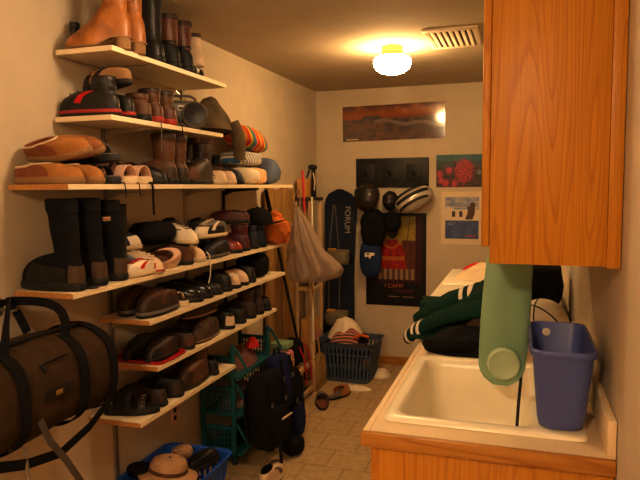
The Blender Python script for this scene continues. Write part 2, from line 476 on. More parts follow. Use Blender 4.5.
# ------------------------------------------------------------------ washer, dryer
def machine(y0, label, name):
    t = thing(name, label, name.replace('_', ' '), (0, 0, 0))
    z1 = 1.012
    MB().box((-.43, y0, .02), (.20, y0 + .68, .972), .012).build('body', WHITEM, t)
    MB().box((-.452, y0 - .003, .974), (.205, y0 + .683, z1), .014, 3).build('top_panel', WHITEM, t)
    for x in (-.38, .15):
        for y in (y0 + .06, y0 + .62):
            MB().cyl((x, y, 0), (x, y, .0195), .022).build('foot', BLACKP, t)
    if name == 'washer':
        MB().box((-.39, y0 + .09, z1 + .0005), (.07, y0 + .59, z1 + .009), .005).build('lid', WHITEM, t)
    d = MB().lathe([(.20, 0), (.21, -.012), (.17, -.022), (.16, -.012), (.001, -.010)], (-.4305, y0 + .34, .55), 36, 'X').build('door', WHITEM, t)
    MB().box((-.446, y0 + .04, .80), (-.4308, y0 + .64, .94), .004).build('control_panel', STEEL, t)
    return t
machine(2.96, 'white washing machine standing just past the sink counter', 'washer')
machine(3.66, 'white clothes dryer at the far end past the washing machine', 'dryer')
ZW = 1.021
o = MB().heap(.20, .24, .07, 3, .5, 7, (-.19, 3.98, 1.0135)).build('crumpled_towel', CREAMF); tag(o, 'cream towel crumpled on top of the dryer', 'towel')
o = MB().heap(.11, .05, .05, 5, .3, 9, (-.26, 4.27, 1.0135)).build('folded_cloth', REDF); tag(o, 'red folded cloth at the far edge of the dryer top', 'cloth')

# ------------------------------------------------------------------ jersey and dark shirt on the counter end
def sheet(name, fn, nu, nv, mat, parent=None, th=.006):
    """double-sided cloth: fn(u,v)->point"""
    mb = MB()
    P = [[Vector(fn(i / nu, j / nv)) for i in range(nu + 1)] for j in range(nv + 1)]
    N = [[None] * (nu + 1) for _ in range(nv + 1)]
    for j in range(nv + 1):
        for i in range(nu + 1):
            du = P[j][min(i + 1, nu)] - P[j][max(i - 1, 0)]; dv = P[min(j + 1, nv)][i] - P[max(j - 1, 0)][i]
            n = du.cross(dv); N[j][i] = n.normalized() if n.length > 1e-9 else Vector((0, 0, 1))
    a = [[mb.bm.verts.new(P[j][i] + N[j][i] * th / 2) for i in range(nu + 1)] for j in range(nv + 1)]
    b = [[mb.bm.verts.new(P[j][i] - N[j][i] * th / 2) for i in range(nu + 1)] for j in range(nv + 1)]
    for j in range(nv):
        for i in range(nu):
            mb.face([a[j][i], a[j][i + 1], a[j + 1][i + 1], a[j + 1][i]]); mb.face([b[j][i], b[j + 1][i], b[j + 1][i + 1], b[j][i + 1]])
    for j in range(nv):
        for i in (0, nu): mb.face([a[j][i], b[j][i], b[j + 1][i], a[j + 1][i]])
    for i in range(nu):
        for j in (0, nv): mb.face([a[j][i], a[j][i + 1], b[j][i + 1], b[j][i]])
    return mb.build(name, mat, parent, angle=70)

t = thing('dark_shirt', 'black shirt heaped on the counter behind the sink', 'shirt', (-.195, 2.58, CZ + .002))
MB().heap(.195, .165, .085, 11, .35, 6, rings=18, n=56, pw=2.6).build('body', BLACKF, t)
MB().blob((-.06, -.11, .035), (.22, .09, .06), 2.4, .02, 14, 4, ridge=.5, flat=-.03).build('sleeve', BLACKF, t)

# dark green jersey: lies over the black shirt and the washer front edge, one striped sleeve hangs off
t = thing('hockey_jersey', 'dark green sports jersey with white striped sleeves thrown over the counter end', 'jersey', (0, 0, 0))
def jer(u, v):
    x = -.45 + .44 * u; y = 2.62 + .46 * v
    base = .955 + .215 * sm(-.06, .95, u ** .8)
    base -= .03 * (1 - sm(0, .5, v))
    base += .020 * noise.noise(Vector((x * 9, y * 7, 1.5))) + .016 * (1 - 2 * abs(noise.noise(Vector((x * 14 + y * 8, y * 5, 4)))))
    if v < .14: base -= .085 * (1 - v / .14) ** 1.4
    if v > .62: base -= .13 * ((v - .62) / .38) ** 1.5 * u
    return (x + .03 * noise.noise(Vector((y * 6, 1, 2))), y + .04 * noise.noise(Vector((x * 6, 2, 7))), max(base, 1.032 if y > 2.90 else .93))
sheet('body', jer, 40, 36, DKGREEN, t)
# sleeve tube running to the lower left, flattened
SP = [Vector(p) for p in ((-.08, 2.63, 1.085), (-.18, 2.63, 1.065), (-.29, 2.65, 1.030), (-.37, 2.68, .985), (-.435, 2.71, .945), (-.475, 2.73, .905))]
def along(pts, s):
    s = max(0, min(.9999, s)) * (len(pts) - 1); i = int(s); return pts[i].lerp(pts[i + 1], s - i)
def sleeve(name, s0, s1, k, mat, n=14, pts=SP, w=.062, h=.026):
    rg = []
    for i in range(n + 1):
        s = s0 + (s1 - s0) * i / n; p = along(pts, s); d = (along(pts, s + .02) - along(pts, s - .02)).normalized()
        a = Vector((.15, 1, .45)); a = (a - d * a.dot(d)).normalized(); b = d.cross(a)
        wob = 1 + .10 * noise.noise(Vector((s * 9, 3, 1)))
        rg.append([p + a * cos(q) * (w * wob + k) * (1 - .25 * s) + b * sin(q) * (h * wob + k) for q in [2 * pi * j / 20 for j in range(20)]])
    return MB().loft(rg).build(name, mat, t, angle=60)
sleeve('sleeve', 0, 1, 0, DKGREEN, 24)
for a, b in ((.70, .74), (.78, .82), (.92, .96)):
    sleeve('white_stripe', a, b, .0022, WHITEF, 3)
S2 = [Vector(p) for p in ((.02, 2.78, 1.135), (-.10, 2.79, 1.130), (-.20, 2.81, 1.105), (-.30, 2.83, 1.065), (-.39, 2.85, 1.01), (-.455, 2.86, .955))]
sleeve('upper_sleeve', 0, 1, 0, DKGREEN, 20, S2, .075, .030)
for a, b in ((.38, .415), (.46, .495)):
    sleeve('white_stripe', a, b, .002, WHITEF, 3, S2, .075, .030)
MB().heap(.05, .03, .012, 2, .2, 8, (-.085, 2.80, 1.158)).build('white_crest', WHITEF, t)

# ball and dark bag beside the wall
t = thing('volleyball', 'scuffed white volleyball on the counter behind the blue wastebasket', 'ball', (.092, 2.63, CZ + .1075))
MB().lathe([(max(.002, .103 * cos(a)), .103 * sin(a)) for a in [-pi / 2 + pi * i / 20 for i in range(21)]], n=36).build('cover', lea('white_ball_leather', (.62, .54, .41), .6), t)
for k, (ax, tl) in enumerate((((1.25, 1.40), .0), ((.55, 1.0), .4), ((2.35, .95), .3), ((-.15, .72), -.2))):
    rot = Matrix.Rotation(ax[0], 3, 'Z') @ Matrix.Rotation(ax[1], 3, 'X')
    MB().tube([rot @ Vector((.1026 * cos(a), .1026 * sin(a), 0)) for a in [2 * pi * j / 40 for j in range(40)]], .0034, 6, closed=True).build('seam', BLACKP, t)
t = thing('gym_bag', 'black gym bag slumped on the washing machine against the right wall', 'bag', (.090, 3.14, ZW))
MB().blob((0, 0, .0925), (.19, .26, .185), 4.5, .03, 9, 2, ridge=.5, flat=-.0925).build('body', BLACKF, t)
MB().tube([(-.06, -.10, .165), (-.07, -.06, .205), (-.06, .04, .21), (-.05, .10, .17)], .010, 8).build('handle', BLACKF, t)
MB().tube([(.0, -.125, .06), (.02, -.135, .12), (.03, -.09, .188)], .006, 8).build('strap', BLACKF, t)

# ------------------------------------------------------------------ back wall: pictures
PAPER = attr_mat('glossy_print', .12, .5, .6)
MATTP = attr_mat('satin_print', .35, .3)
INK = M('white_ink', (.75, .68, .55), rough=.6)
def pano(u, v):
    n = fbm(u * 9, v * 4, 1)
    if v > .72:
        sky = mix((.30, .09, .025), (.13, .055, .05), sm(.72, 1, v)); return mix(sky, (.42, .16, .05), max(0, n) * .9)
    ridge = .70 - .16 * abs(u - .30) * 2 + .05 * fbm(u * 14, 0, 3)
    mt = .62 + .20 * max(0, 1 - abs(u - .30) * 9) + .04 * fbm(u * 20, 1, 4)
    if v > min(mt, .8): return mix((.34, .09, .04), (.20, .06, .05), u)
    river = abs(v - (.52 - .25 * (u - .45) + .04 * sin(u * 18)))
    c = mix((.055, .045, .045), (.10, .065, .05), .5 + n)
    if u > .32 and river < .05: c = (.15, .115, .10)
    if u < .42 and v < .6: c = mix(c, (.16, .065, .035), max(0, fbm(u * 30, v * 12, 6)) * 1.4)
    if v < .25 and u > .4: c = mix(c, (.15, .06, .05), max(0, fbm(u * 10, v * 18, 8)) * 1.5)
    return shade(c, 1.5)
t = thing('panoramic_poster', 'wide sunset canyon panorama poster high on the far wall', 'poster', (-1.515, YB - .004, 1.985), (0, radians(-.6), 0))
MB().box((0, -.001, 0), (.897, .003, .305)).build('backing', BLACKP, t, False)
picture('printed_picture', .897, .305, 150, 52, pano, PAPER, t)
for k, (x, wd) in enumerate(((.030, .03), (.066, .012), (.084, .055))):
    MB().box((x, -.0019, .013), (x + wd, -.0013, .020)).build('caption', INK, t, False)

def artp(x0, z0, w, h, fn, label, name='poster', nx=60, ny=70, mat=MATTP, rot=0):
    t = thing(name, label, 'poster', (x0, YB - .004, z0), (0, rot, 0))
    MB().box((0, -.001, 0), (w, .003, h)).build('backing', BLACKP, t, False)
    picture('printed_picture', w, h, nx, ny, fn, mat, t)
    return t
def beast(u, v):
    bk = (.008, .008, .010)
    if not (.17 < u < .93 and .25 < v < .965):
        return bk
    if u > .83 or v < .285:                                  # ornamental border
        return mix((.07, .012, .018), (.02, .006, .012), .5 + .5 * sin(v * 90 + u * 70))
    a = (u - .17) / .66; b = (v - .285) / .68
    c = mix((.30, .22, .03), (.10, .05, .02), sm(.55, .0, b))
    c = mix(c, (.40, .30, .06), max(0, fbm(u * 9, v * 9, 2)))
    if a > .66 and b < .62: c = mix((.16, .04, .03), (.07, .03, .02), .5 + fbm(u * 14, v * 10, 5))
    # seated red figure: torso, shoulders, skirt
    if b < .64 and abs(a - .40) < (.15 if b > .58 else .29 + .07 * sm(.58, .17, b)) - (.10 * sm(.52, .58, b) if b <= .58 else 0): c = mix((.42, .02, .015), (.20, .01, .012), .5 + .8 * fbm(u * 16, v * 14, 7))
    if .30 < b < .36 and abs(a - .42) < .30: c = (.40, .12, .02)
    if abs(b - .50 - .55 * (a - .40) ** 2 * 4) < .014 and abs(a - .40) < .20: c = (.42, .16, .03)
    if b < .17: c = mix((.36, .24, .13), (.07, .03, .03), .5 + .5 * sin(a * 46))
    if (a - .42) ** 2 / .018 + (b - .76) ** 2 / .012 < 1: c = (.03, .012, .012)
    if abs(a - .86 + .18 * (1 - b)) < .012 and b > .55: c = (.12, .05, .02)
    return c
t = artp(-1.308, .535, .536, .82, beast, 'tall black framed film poster with a figure in red robes on yellow', 'film_poster', 80, 120)
ORI = M('orange_ink', (.50, .10, .02), rough=.6); DRI = M('dark_red_ink', (.16, .015, .03), rough=.6); TAN = M('tan_ink', (.32, .15, .06), rough=.6)
text('title_text', 'I CAMP', .052, ORI, t, (.17, -.0016, .150), (pi / 2, 0, 0))
text('title_text', 'CHAMPION', .036, DRI, t, (.24, -.0016, .112), (pi / 2, 0, 0))
MB().box((.20, -.0018, .078), (.30, -.0012, .085)).build('credit_line', TAN, t, False)
MB().box((.33, -.0018, .078), (.43, -.0012, .085)).build('credit_line', TAN, t, False)
def redp(u, v):
    c = mix((.035, .022, .025), (.10, .03, .03), .5 + fbm(u * 8, v * 8, 1))
    if v > .80: c = mix(c, (.03, .15, .17), .75)
    if v > .62 and (u < .35 or u > .7): c = mix(c, (.03, .09, .10), .5)
    d = ((u - .58) / .20) ** 2 + ((v - .48) / .40) ** 2
    d += .9 * fbm(u * 13, v * 13, 8)
    if d < 1.1: c = mix(mix((.50, .05, .05), (.16, .02, .03), .5 + 1.4 * fbm(u * 22, v * 22, 3)), c, sm(.7, 1.1, d))
    for x, y in ((.07, .40), (.27, .52), (.2, .12), (.38, .10), (.1, .2)):
        d2 = (u - x) ** 2 + ((v - y) * .6) ** 2
        if d2 < .008: c = mix((.48, .05, .08), c, sm(.0005, .007, d2 + .004 * fbm(u * 25, v * 25, 3)))
    if (u - .89) ** 2 + ((v - .45) * .7) ** 2 < .003: c = (.14, .18, .18)
    return c
artp(-.690, 1.578, .40, .272, redp, 'small dark picture with a red burst under a teal sky beside the oak cabinet', 'art_print', 80, 60)
def skip(u, v):
    if v > .44:
        c = (.74, .62, .48)
        if v > .76: c = mix((.16, .22, .42), (.45, .42, .44), .5 + 1.2 * fbm(u * 4, v * 14, 4))
        elif v > .70: c = mix(c, (.25, .30, .45), max(0, .5 + 1.5 * fbm(u * 5, v * 12, 2)))
        for x in (.25, .46):
            if abs(u - x) < .05 and .52 < v < .66: c = (.08, .05, .06)
        if (abs(u - .72 - .06 * sin((v - .50) * 9)) < .11 and .46 < v < .78) or (u - .82) ** 2 + (v - .80) ** 2 < .006: c = (.10, .045, .035)
        return c
    if .40 < v < .50 and abs(u - .84 - (.50 - v) * .6) < .06: return (.09, .04, .04)
    return mix((.06, .09, .24), (.09, .13, .30), .5 + fbm(u * 5, v * 5, 9))
t = artp(-.612, 1.139, .278, .354, skip, 'white bordered ski poster of walkers on snow with a blue lower half', 'ski_poster', 60, 80)
MB().box((-.035, .0005, -.05), (.31, .003, .40)).build('white_border', M('cream_paper', (.74, .62, .44), rough=.7), t, False)
for k, (x, z, wd) in enumerate(((.02, .13, .07), (.02, .115, .05), (.17, .02, .085))):
    MB().box((x, -.0018, z), (x + wd, -.0012, z + .008)).build('caption', M('pale_blue_ink', (.22, .25, .4), rough=.6) if k < 2 else ORI, t, False)

# coat rack board with pegs, helmets and bags hanging from it
t = thing('coat_rack', 'black wooden peg board on the far wall holding helmets', 'coat rack', (-1.393, YB - .021, 1.58))
MB().box((0, 0, 0), (.641, .02, .253), .004).build('board', M('black_painted_wood', (.016, .015, .016), rough=.5), t)
for k in range(3):
    x = .10 + k * .21
    MB().box((x - .07, -.004, .05), (x + .07, .001, .20), .003).build('raised_panel', M('black_painted_panel', (.012, .0115, .012), rough=.55), t)
    p = MB().tube([(x, -.003, .11), (x, -.06, .115), (x, -.075, .14)], .008, 8).build('peg', BLACKM, t)

def helmet(name, label, loc, rot, mats, sz=(.125, .10, .10), stripes=5, cat='helmet'):
    t = thing(name, label, cat, loc, rot)
    rings = []
    for i in range(11):
        a = (pi / 2) * i / 10; r = cos(a); z = sin(a)
        rings.append([(sz[0] * r * cos(q) * (1.08 if cos(q) > 0 else 1), sz[1] * r * sin(q), sz[2] * z) for q in [2 * pi * j / 32 for j in range(32)]] if i < 10 else [(.002 * cos(q), .002 * sin(q), sz[2]) for q in [2 * pi * j / 32 for j in range(32)]])
    mb = MB().loft(rings, cap0=False)
    inner = [[(x * .88, y * .88, z * .86 - .001) for x, y, z in rg] for rg in rings]
    mb.loft(inner, cap0=False)
    for j in range(32): pass
    mb.loft([rings[0], inner[0]], cap0=False, cap1=False)
    mb.build('shell', mats[0], t, angle=60)
    for k in range(stripes):
        y = (k - (stripes - 1) / 2) * sz[1] * (.36 if stripes > 3 else .52)
        pts = []
        for i in range(13):
            x = (-.85 + 1.75 * i / 12) * sz[0]
            q = 1 - (x / (sz[0] * 1.05)) ** 2 - (y / sz[1]) ** 2
            if q > .02: pts.append((x, y, sz[2] * sqrt(q) * 1.01 + .001))
        if len(pts) > 3: MB().ribbon(pts, (0, 1, 0), sz[1] * (.15 if stripes > 3 else .30), .005).build('vent', mats[1], t)
    mb = MB()
    mb.ribbon([(sz[0] * .2, sz[1] * .85, .01), (sz[0] * .1, sz[1] * .6, -.07), (0, 0, -.115), (sz[0] * .1, -sz[1] * .6, -.07), (sz[0] * .2, -sz[1] * .85, .01)], (1, 0, 0), .016, .003)
    mb.build('chin_strap', BLACKF, t)
    return t
GH = lea('dark_brown_helmet', (.035, .022, .015), .3)
SILV = M('silver_helmet_shell', (.55, .50, .44), rough=.25, metal=.3)
helmet('ski_helmet', 'dark rounded ski helmet hanging at the left end of the peg board', (-1.262, 5.185, 1.495), (radians(75), 0, radians(-20)), (GH, BLACKP), (.115, .125, .11), 2)
helmet('bike_helmet', 'silver and black bike helmet hanging at the right end of the peg board', (-.865, 5.185, 1.475), (radians(62), radians(-28), radians(12)), (SILV, BLACKP), (.165, .095, .10), 3)
helmet('climbing_helmet', 'small black helmet hanging between the other two on the peg board', (-1.068, 5.215, 1.465), (radians(80), 0, 0), (BLACKP, GH), (.065, .085, .09), 2)

t = thing('mesh_stuff_sack', 'black stuff sack hanging below the dark ski helmet', 'bag', (-1.215, 5.20, 1.23))
MB().blob((0, 0, 0), (.21, .13, .33), 2.6, .02, 9, 3, ridge=.5).build('sack', BLACKF, t)
MB().tube([(0, -.02, .15), (-.03, .02, .24), (-.045, .05, .33)], .006, 6).build('hanging_cord', BLACKF, t)
t = thing('nylon_pouch', 'blue bag with a white emblem hanging below the black sack', 'bag', (-1.235, 5.20, .945))
MB().blob((0, 0, .02), (.20, .11, .34), 2.5, .012, 8, 5).build('hanging_body', fab('steel_blue_nylon', (.022, .040, .115)), t)
E1 = MB(); E1.box((-.040, -.061, .035), (-.026, -.055, .075), .002).box((-.026, -.061, .040), (.015, -.055, .055), .002).box((.0, -.062, .05), (.045, -.056, .075), .002).box((-.03, -.061, .068), (.005, -.055, .075), .001).box((-.005, -.061, .025), (.012, -.055, .04), .002)
E1.build('white_emblem', WHITEF, t, False)
t = thing('sling_bag', 'dark bag hanging under the middle helmet above the red figure', 'bag', (-1.045, 5.20, 1.285))
MB().blob((0, 0, 0), (.14, .10, .17), 2.5, .018, 10, 6, ridge=.4).build('hanging_body', BLACKF, t)
MB().tube([(-.03, 0, .07), (-.03, .06, .12), (-.02, .075, .20)], .006, 6).build('strap', BLACKF, t)

# ------------------------------------------------------------------ snowboard
t = thing('snowboard', 'navy snowboard with pale lettering leaning upright in the far corner', 'snowboard', (-1.532, 5.19, 0), (radians(-4.2), 0, radians(0)))
NAVYB = M('navy_board_gloss', (.014, .022, .045), rough=.3)
def board_ring(y):
    pts = []
    for z0, sg in ((1.43, 1), (.14, -1)):
        for k in range(17):
            a = pi * k / 16
            pts.append((.148 * cos(a) * sg, y + (.028 * sin(a) ** 2 * -1), z0 + .14 * sin(a) * sg))
    # waist taper
    return [(x * (1 - .10 * (1 - abs(z - .78) / .8)), yy, z) for x, yy, z in pts]
rg = []
for k in range(41):
    z = .002 + 1.566 * k / 40
    e = max(0, abs(z - .785) - .645) / .14
    wv = .148 * (1 - .10 * (1 - min(1, abs(z - .785) / .645))) * (sqrt(max(0, 1 - min(.995, e) ** 2)))
    y0 = -.045 * (max(0, abs(z - .785) - .60) / .185) ** 2
    rg.append([(-wv, y0 - .005, z), (wv, y0 - .005, z), (wv, y0 + .006, z), (-wv, y0 + .006, z)])
MB().loft(rg).build('deck', NAVYB, t, angle=35)
PALE = M('pale_board_graphic', (.13, .12, .12), rough=.35)
mb = MB()
for x0, x1 in ((-.065, -.105), (-.055, .0)):
    mb.ribbon([(x0, -.0075, 1.45), (x1, -.0075, .95), (x1 * .9, -.0075, .35)], (1, 0, 0), .010, .002)
mb.build('graphic_line', PALE, t, False)
text('lettering', 'FORUM', .072, M('pale_board_letter', (.42, .38, .32), rough=.4), t, (.028, -.0065, 1.42), (pi / 2, radians(90), 0))
YEL = M('tan_binding', (.21, .17, .10), rough=.55)
YE2 = M('mustard_strap', (.50, .30, .04), rough=.5)
for z in (.97, .43):
    b = MB().box((-.115, -.055, z - .075), (.095, -.008, z + .065), .02, 3).build('binding', YEL, t)
    MB().blob((-.01, -.075, z - .01), (.20, .07, .13), 3, .006, 12, 2).build('binding_strap', YEL, b)
    MB().box((-.09, -.10, z + .045), (-.01, -.07, z + .075), .01).build('buckle', YE2, b)
    MB().tube([(.09, -.02, z + .05), (.13, -.05, z), (.09, -.03, z - .06)], .014, 8).build('highback', BLACKP, b)
# ------------------------------------------------------------------ shelves
SXF = -1.49
SH = dict(s1=2.133, s2=1.87, s3=1.605, s4=1.22, s5=1.025, s6=.81, s7=.61)
ext = dict(s1=(2.03, 2.99), s2=(2.01, 2.94), s3=(1.76, 3.97), s4=(1.76, 3.76), s5=(2.22, 3.80), s6=(2.27, 3.64), s7=(2.13, 3.03))
slab = dict(s1='topmost white shelf board, holding the tall boots', s2='white shelf board holding the boombox', s3='long white shelf board with the clogs and the towels',
            s4='long white shelf board with the tall black snow boots', s5='white shelf board just under the one with the snow boots',
            s6='white shelf board with the shoe on a red tray', s7='lowest white shelf board, beside the duffel bag')
for k in SH:
    y0, y1 = ext[k]; z = SH[k]
    t = thing('shelf', slab[k], 'shelf', (0, y0, z), 0, 'wall shelves')
    MB().box((XL + .016, .002, -.019), (SXF - .0015, y1 - y0 - .002, 0)).build('board', MELA, t, False)
    MB().box((SXF - .0014, 0, -.0192), (SXF, y1 - y0, .0002)).build('front_edge_band', MELA, t, False)
    MB().box((XL + .016, 0, -.0192), (SXF - .0015, .0018, .0002)).build('end_edge', MELA if k in ('s1', 's2') else END_SHADE, t, False)  # lower board ends get the painted shade, top two plain melamine
CREMT = M('cream_painted_metal', (.42, .35, .26), rough=.5)
yb = (2.32, 3.0, 3.46)
for i, y in enumerate(yb):
    z0, z1 = (.06, 2.20) if i < 2 else (.70, 1.66)
    z0 = (.06, .56, .76)[i]; z1 = (2.18, 2.18, 1.66)[i]
    o = MB().box((XL + .0005, y - .012, z0), (XL + .013, y + .012, z1), .002).build('shelf_standard', (STEEL, CREMT, BLACKM)[i])
    tag(o, ('grey slotted wall track nearest the camera, running down beside the duffel bag', 'cream slotted wall track behind the middle of the shelves', 'black slotted wall track near the far end of the shelves')[i], 'shelf track', 'shelf tracks')
    for k in SH:
        if not (ext[k][0] < y < ext[k][1]): continue
        z = SH[k] - .0205
        a, b = XL + .0138, SXF - .03
        o = MB().loft([[(a, y + s, z), (b, y + s, z), (b, y + s, z - .010), (a + .06, y + s, z - .022), (a, y + s, z - .045)] for s in (-.004, .004)]).build('shelf_bracket', (BLACKM if i == 2 else CREMT), None, False)
        tag(o, ('black' if i == 2 else 'cream') + ' bracket at the %s of the shelf %s' % (('near end', 'middle', 'far end')[i], {'s1': 'with the tall boots', 's2': 'with the boombox', 's3': 'with the clogs', 's4': 'with the snow boots', 's5': 'just under the snow boots', 's6': 'with the red tray', 's7': 'at the bottom'}[k]), 'shelf bracket', 'shelf brackets')
t = thing('electrical_outlet', 'wall outlet plate on the left wall under the lowest shelf', 'outlet', (XL + .0005, 2.83, .37))
MB().box((0, -.036, -.058), (.006, .036, .058), .003).build('plate', M('dim_cream_plate', alb(110, 70, 42, .2), rough=.5), t)
for s in (-.022, .022): MB().box((.006, -.014, s - .013), (.0075, .014, s + .013), .002).build('socket', BLACKP, t)

# ------------------------------------------------------------------ footwear builder
def sgp(v, e): return math.copysign(abs(v) ** e, v)
class Shoe:
    def __init__(s, L=.27, W=.095, hc=.085, ht=.055, shaft=0.0, sole=.022, heel=0.0, pt=0.0, flare=1.0, lean=0.0, cw=.60, cl=.19, xc=-.25):
        s.__dict__.update(locals())
    def zr(s, u): return s.heel * sm(.15, -.55, u)
    def outl(s, th, g=0.0):
        c, n = cos(th), sin(th)
        u = sgp(c, .85); x = (s.L / 2 + g) * u
        wf = .78 + .22 * math.exp(-((u - .28) / .5) ** 2)
        y = (s.W / 2 * wf + g) * sgp(n, .75)
        if u > 0: y *= 1 - s.pt * u * u
        y += .012 * (s.L / .27) * max(0, u) ** 2
        return x, y, u
    def P(s, th, q, off=0.0):
        x, y, u = s.outl(th, -.002)
        c, n = cos(th), sin(th)
        z0 = s.sole * .9 + s.zr(u); zc = s.hc + s.heel
        p0 = Vector((x, y, z0))
        p2 = Vector((s.xc * s.L + s.cl * s.L * c, s.cw * s.W / 2 * n, zc + .10 * s.hc * c))
        f = sm(0, 1, (c + 1) / 2)
        h1 = (.65 * (zc - z0)) * (1 - f) + s.ht * 1.5 * f
        p1 = Vector((x * (1.0 if c > 0 else 1.02), y * 1.05, z0 + h1))
        if q <= 1:
            c1 = p0 + (p1 - p0) * (2 / 3); c2 = p2 + (p1 - p2) * (2 / 3)
            k = f ** 3
            c2 = c2 + Vector((-.13 * s.L * k, 0, -.42 * max(0, zc - s.ht) * k))
            p = p0 * (1 - q) ** 3 + c1 * 3 * q * (1 - q) ** 2 + c2 * 3 * q * q * (1 - q) + p2 * q ** 3
        else:
            t = q - 1; k = 1 + (s.flare - 1) * t
            p = Vector((s.xc * s.L + s.cl * s.L * c * k + s.lean * t, s.cw * s.W / 2 * n * k * (1 + .25 * min(1, t * 2)), p2.z * (1 - t) + t * zc + t * max(s.shaft, .012)))
            if s.shaft: p += Vector((c, n, 0)) * .004 * noise.noise(Vector((c * 2, n * 2, t * 5 + s.L * 40)))
        if off:
            e = .03
            a = s.P(th + e, q) - s.P(th - e, q); b = s.P(th, min(q + .03, 2)) - s.P(th, max(q - .03, 0))
            nn = a.cross(b); nn = nn.normalized() if nn.length > 1e-9 else Vector((0, 0, 1))
            p = p + nn * off
        return p
    def top(s): return 2.0 if s.shaft else 1.0
    def patch(s, name, t0, t1, q0, q1, off, mat, par, n=9, m=6):
        mb = MB(); V = []
        for k in (off, -.0005):
            V.append([[mb.bm.verts.new(s.P(t0 + (t1 - t0) * i / n, q0 + (q1 - q0) * j / m, k)) for i in range(n + 1)] for j in range(m + 1)])
        A = V[0]; B = V[1]
        for j in range(m):
            for i in range(n): mb.face([A[j][i], A[j][i + 1], A[j + 1][i + 1], A[j + 1][i]])
        for j in range(m):
            for i in (0, n): mb.face([A[j][i], B[j][i], B[j + 1][i], A[j + 1][i]])
        for i in range(n):
            for j in (0, m): mb.face([A[j][i], A[j][i + 1], B[j][i + 1], B[j][i]])
        return mb.build(name, mat, par)
def rz(d): return radians(d)
def shoe(name, label, cat, loc, rot, up, sole, shp, group=None, toe=None, heelc=None, stripe=None, lace=None, lining=None, tongue=None, cuff=None, back=True, mid=None, buckle=None, foxing=None):
    rot = (rot[0], rot[1], rot[2] + radians(random.uniform(-4.5, 4.5)))
    S = Shoe(**shp); t = thing(name, label, cat, loc, rot, group)
    N = 32; TH = [2 * pi * j / N for j in range(N)]
    # sole with its own flare
    rg = []
    for g, zz in ((-.006, 0), (.0, .003), (.003, .35), (.003, .8), (.0, 1.0)):
        ring = []
        for th in TH:
            x, y, u = S.outl(th, g); z = S.zr(u) + (zz if zz == .003 else zz * S.sole)
            ring.append((x, y, z))
        rg.append(ring)
    MB().loft(rg).build('sole', sole, t, angle=50)
    if mid:
        rg = []
        for g, zz in ((.0035, .42), (.0042, .5), (.0042, .78), (.0035, .85)):
            rg.append([(S.outl(th, g)[0], S.outl(th, g)[1], S.zr(S.outl(th)[2]) + zz * S.sole) for th in TH])
        MB().loft(rg, cap0=False, cap1=False).build('midsole_band', mid, t)
    if S.heel > .012:
        rg = []
        for k, z in ((1.0, S.heel + .002), (.9, S.heel * .5), (.86, 0)):
            rg.append([(S.outl(th)[0] * k if False else (-S.L * .5 + .004 + (S.L * .24) * (.5 + .5 * cos(th))) , S.W * .36 * k * sin(th), z) for th in TH])
        MB().loft(rg).build('heel', sole, t)
    # upper
    if back:
        qs = [i / 10 for i in range(11)]
        if S.shaft: qs += [1 + i / 8 for i in range(1, 9)]
        rings = [[S.P(th, q) for th in TH] for q in qs]
        MB().loft(rings, cap0=False, cap1=False).build('upper', up, t, angle=60)
    else:
        mb = MB(); n = 22
        A = [[mb.bm.verts.new(S.P(-1.75 + 3.5 * i / n, j / 10)) for i in range(n + 1)] for j in range(11)]
        B = [[mb.bm.verts.new(S.P(-1.75 + 3.5 * i / n, j / 10, -.004)) for i in range(n + 1)] for j in range(11)]
        for j in range(10):
            for i in range(n):
                mb.face([A[j][i], A[j][i + 1], A[j + 1][i + 1], A[j + 1][i]]); mb.face([B[j][i], B[j + 1][i], B[j + 1][i + 1], B[j][i + 1]])
        for i in range(n): mb.face([A[10][i], A[10][i + 1], B[10][i + 1], B[10][i]])
        for j in range(10):
            for i in (0, n): mb.face([A[j][i], B[j][i], B[j + 1][i], A[j + 1][i]])
        mb.build('upper', up, t, angle=60)
    # lining
    li = lining or DARKLIN
    if back:
        T = S.top(); C = sum((S.P(th, T) for th in TH), Vector()) / N
        def ins(p, k, z): return (C.x + (p.x - C.x) * k, C.y + (p.y - C.y) * k, z)
        rg = [[S.P(th, T) for th in TH], [ins(S.P(th, T), .97, S.P(th, T).z + .003) for th in TH], [ins(S.P(th, T), .86, S.P(th, T).z - .001) for th in TH],
              [ins(S.P(th, T), .84, S.P(th, T).z - .02) for th in TH], [ins(S.P(th, 1), .84, S.sole + S.heel + .012) for th in TH]]
        MB().loft(rg, cap0=False).build('lining', li, t)
    else:
        MB().loft([[(S.outl(th, -.006)[0], S.outl(th, -.006)[1], S.zr(S.outl(th)[2]) + S.sole + k) for th in TH] for k in (.0003, .004)]).build('footbed', li, t)
    T = S.top()
    if toe: S.patch('toe_cap', -1.05, 1.05, .02, .36, .0016, toe, t)
    if heelc: S.patch('heel_counter', 2.3, 2 * pi - 2.3, .02, .62, .0018, heelc, t)
    if stripe:
        for sg in (1, -1): S.patch('side_stripe', sg * 1.28, sg * 1.50, .18, .85, .0018, stripe, t, 4, 6)
    if tongue: S.patch('tongue', -.42, .42, .48, 1.0 if not S.shaft else 1.5, .002, tongue, t, 6, 6)
    if foxing: S.patch('side_panel', .9, 2.2, .03, .45, .0015, foxing, t, 9, 4); S.patch('side_panel', -.9, -2.2, .03, .45, .0015, foxing, t, 9, 4)
    if lace:
        n = 5 if not S.shaft else 8; q1 = .98 if not S.shaft else 1.75
        for k in range(n):
            q = .50 + (q1 - .50) * k / (n - 1)
            if back: MB().tube([S.P(-.5 + i * .25, q, .0045) for i in range(5)], .0026, 6).build('lace', lace, t)
    if cuff: S.patch('cuff', 0, 2 * pi, T - (.22 if S.shaft else .14), T, .004, cuff, t, 32, 3)
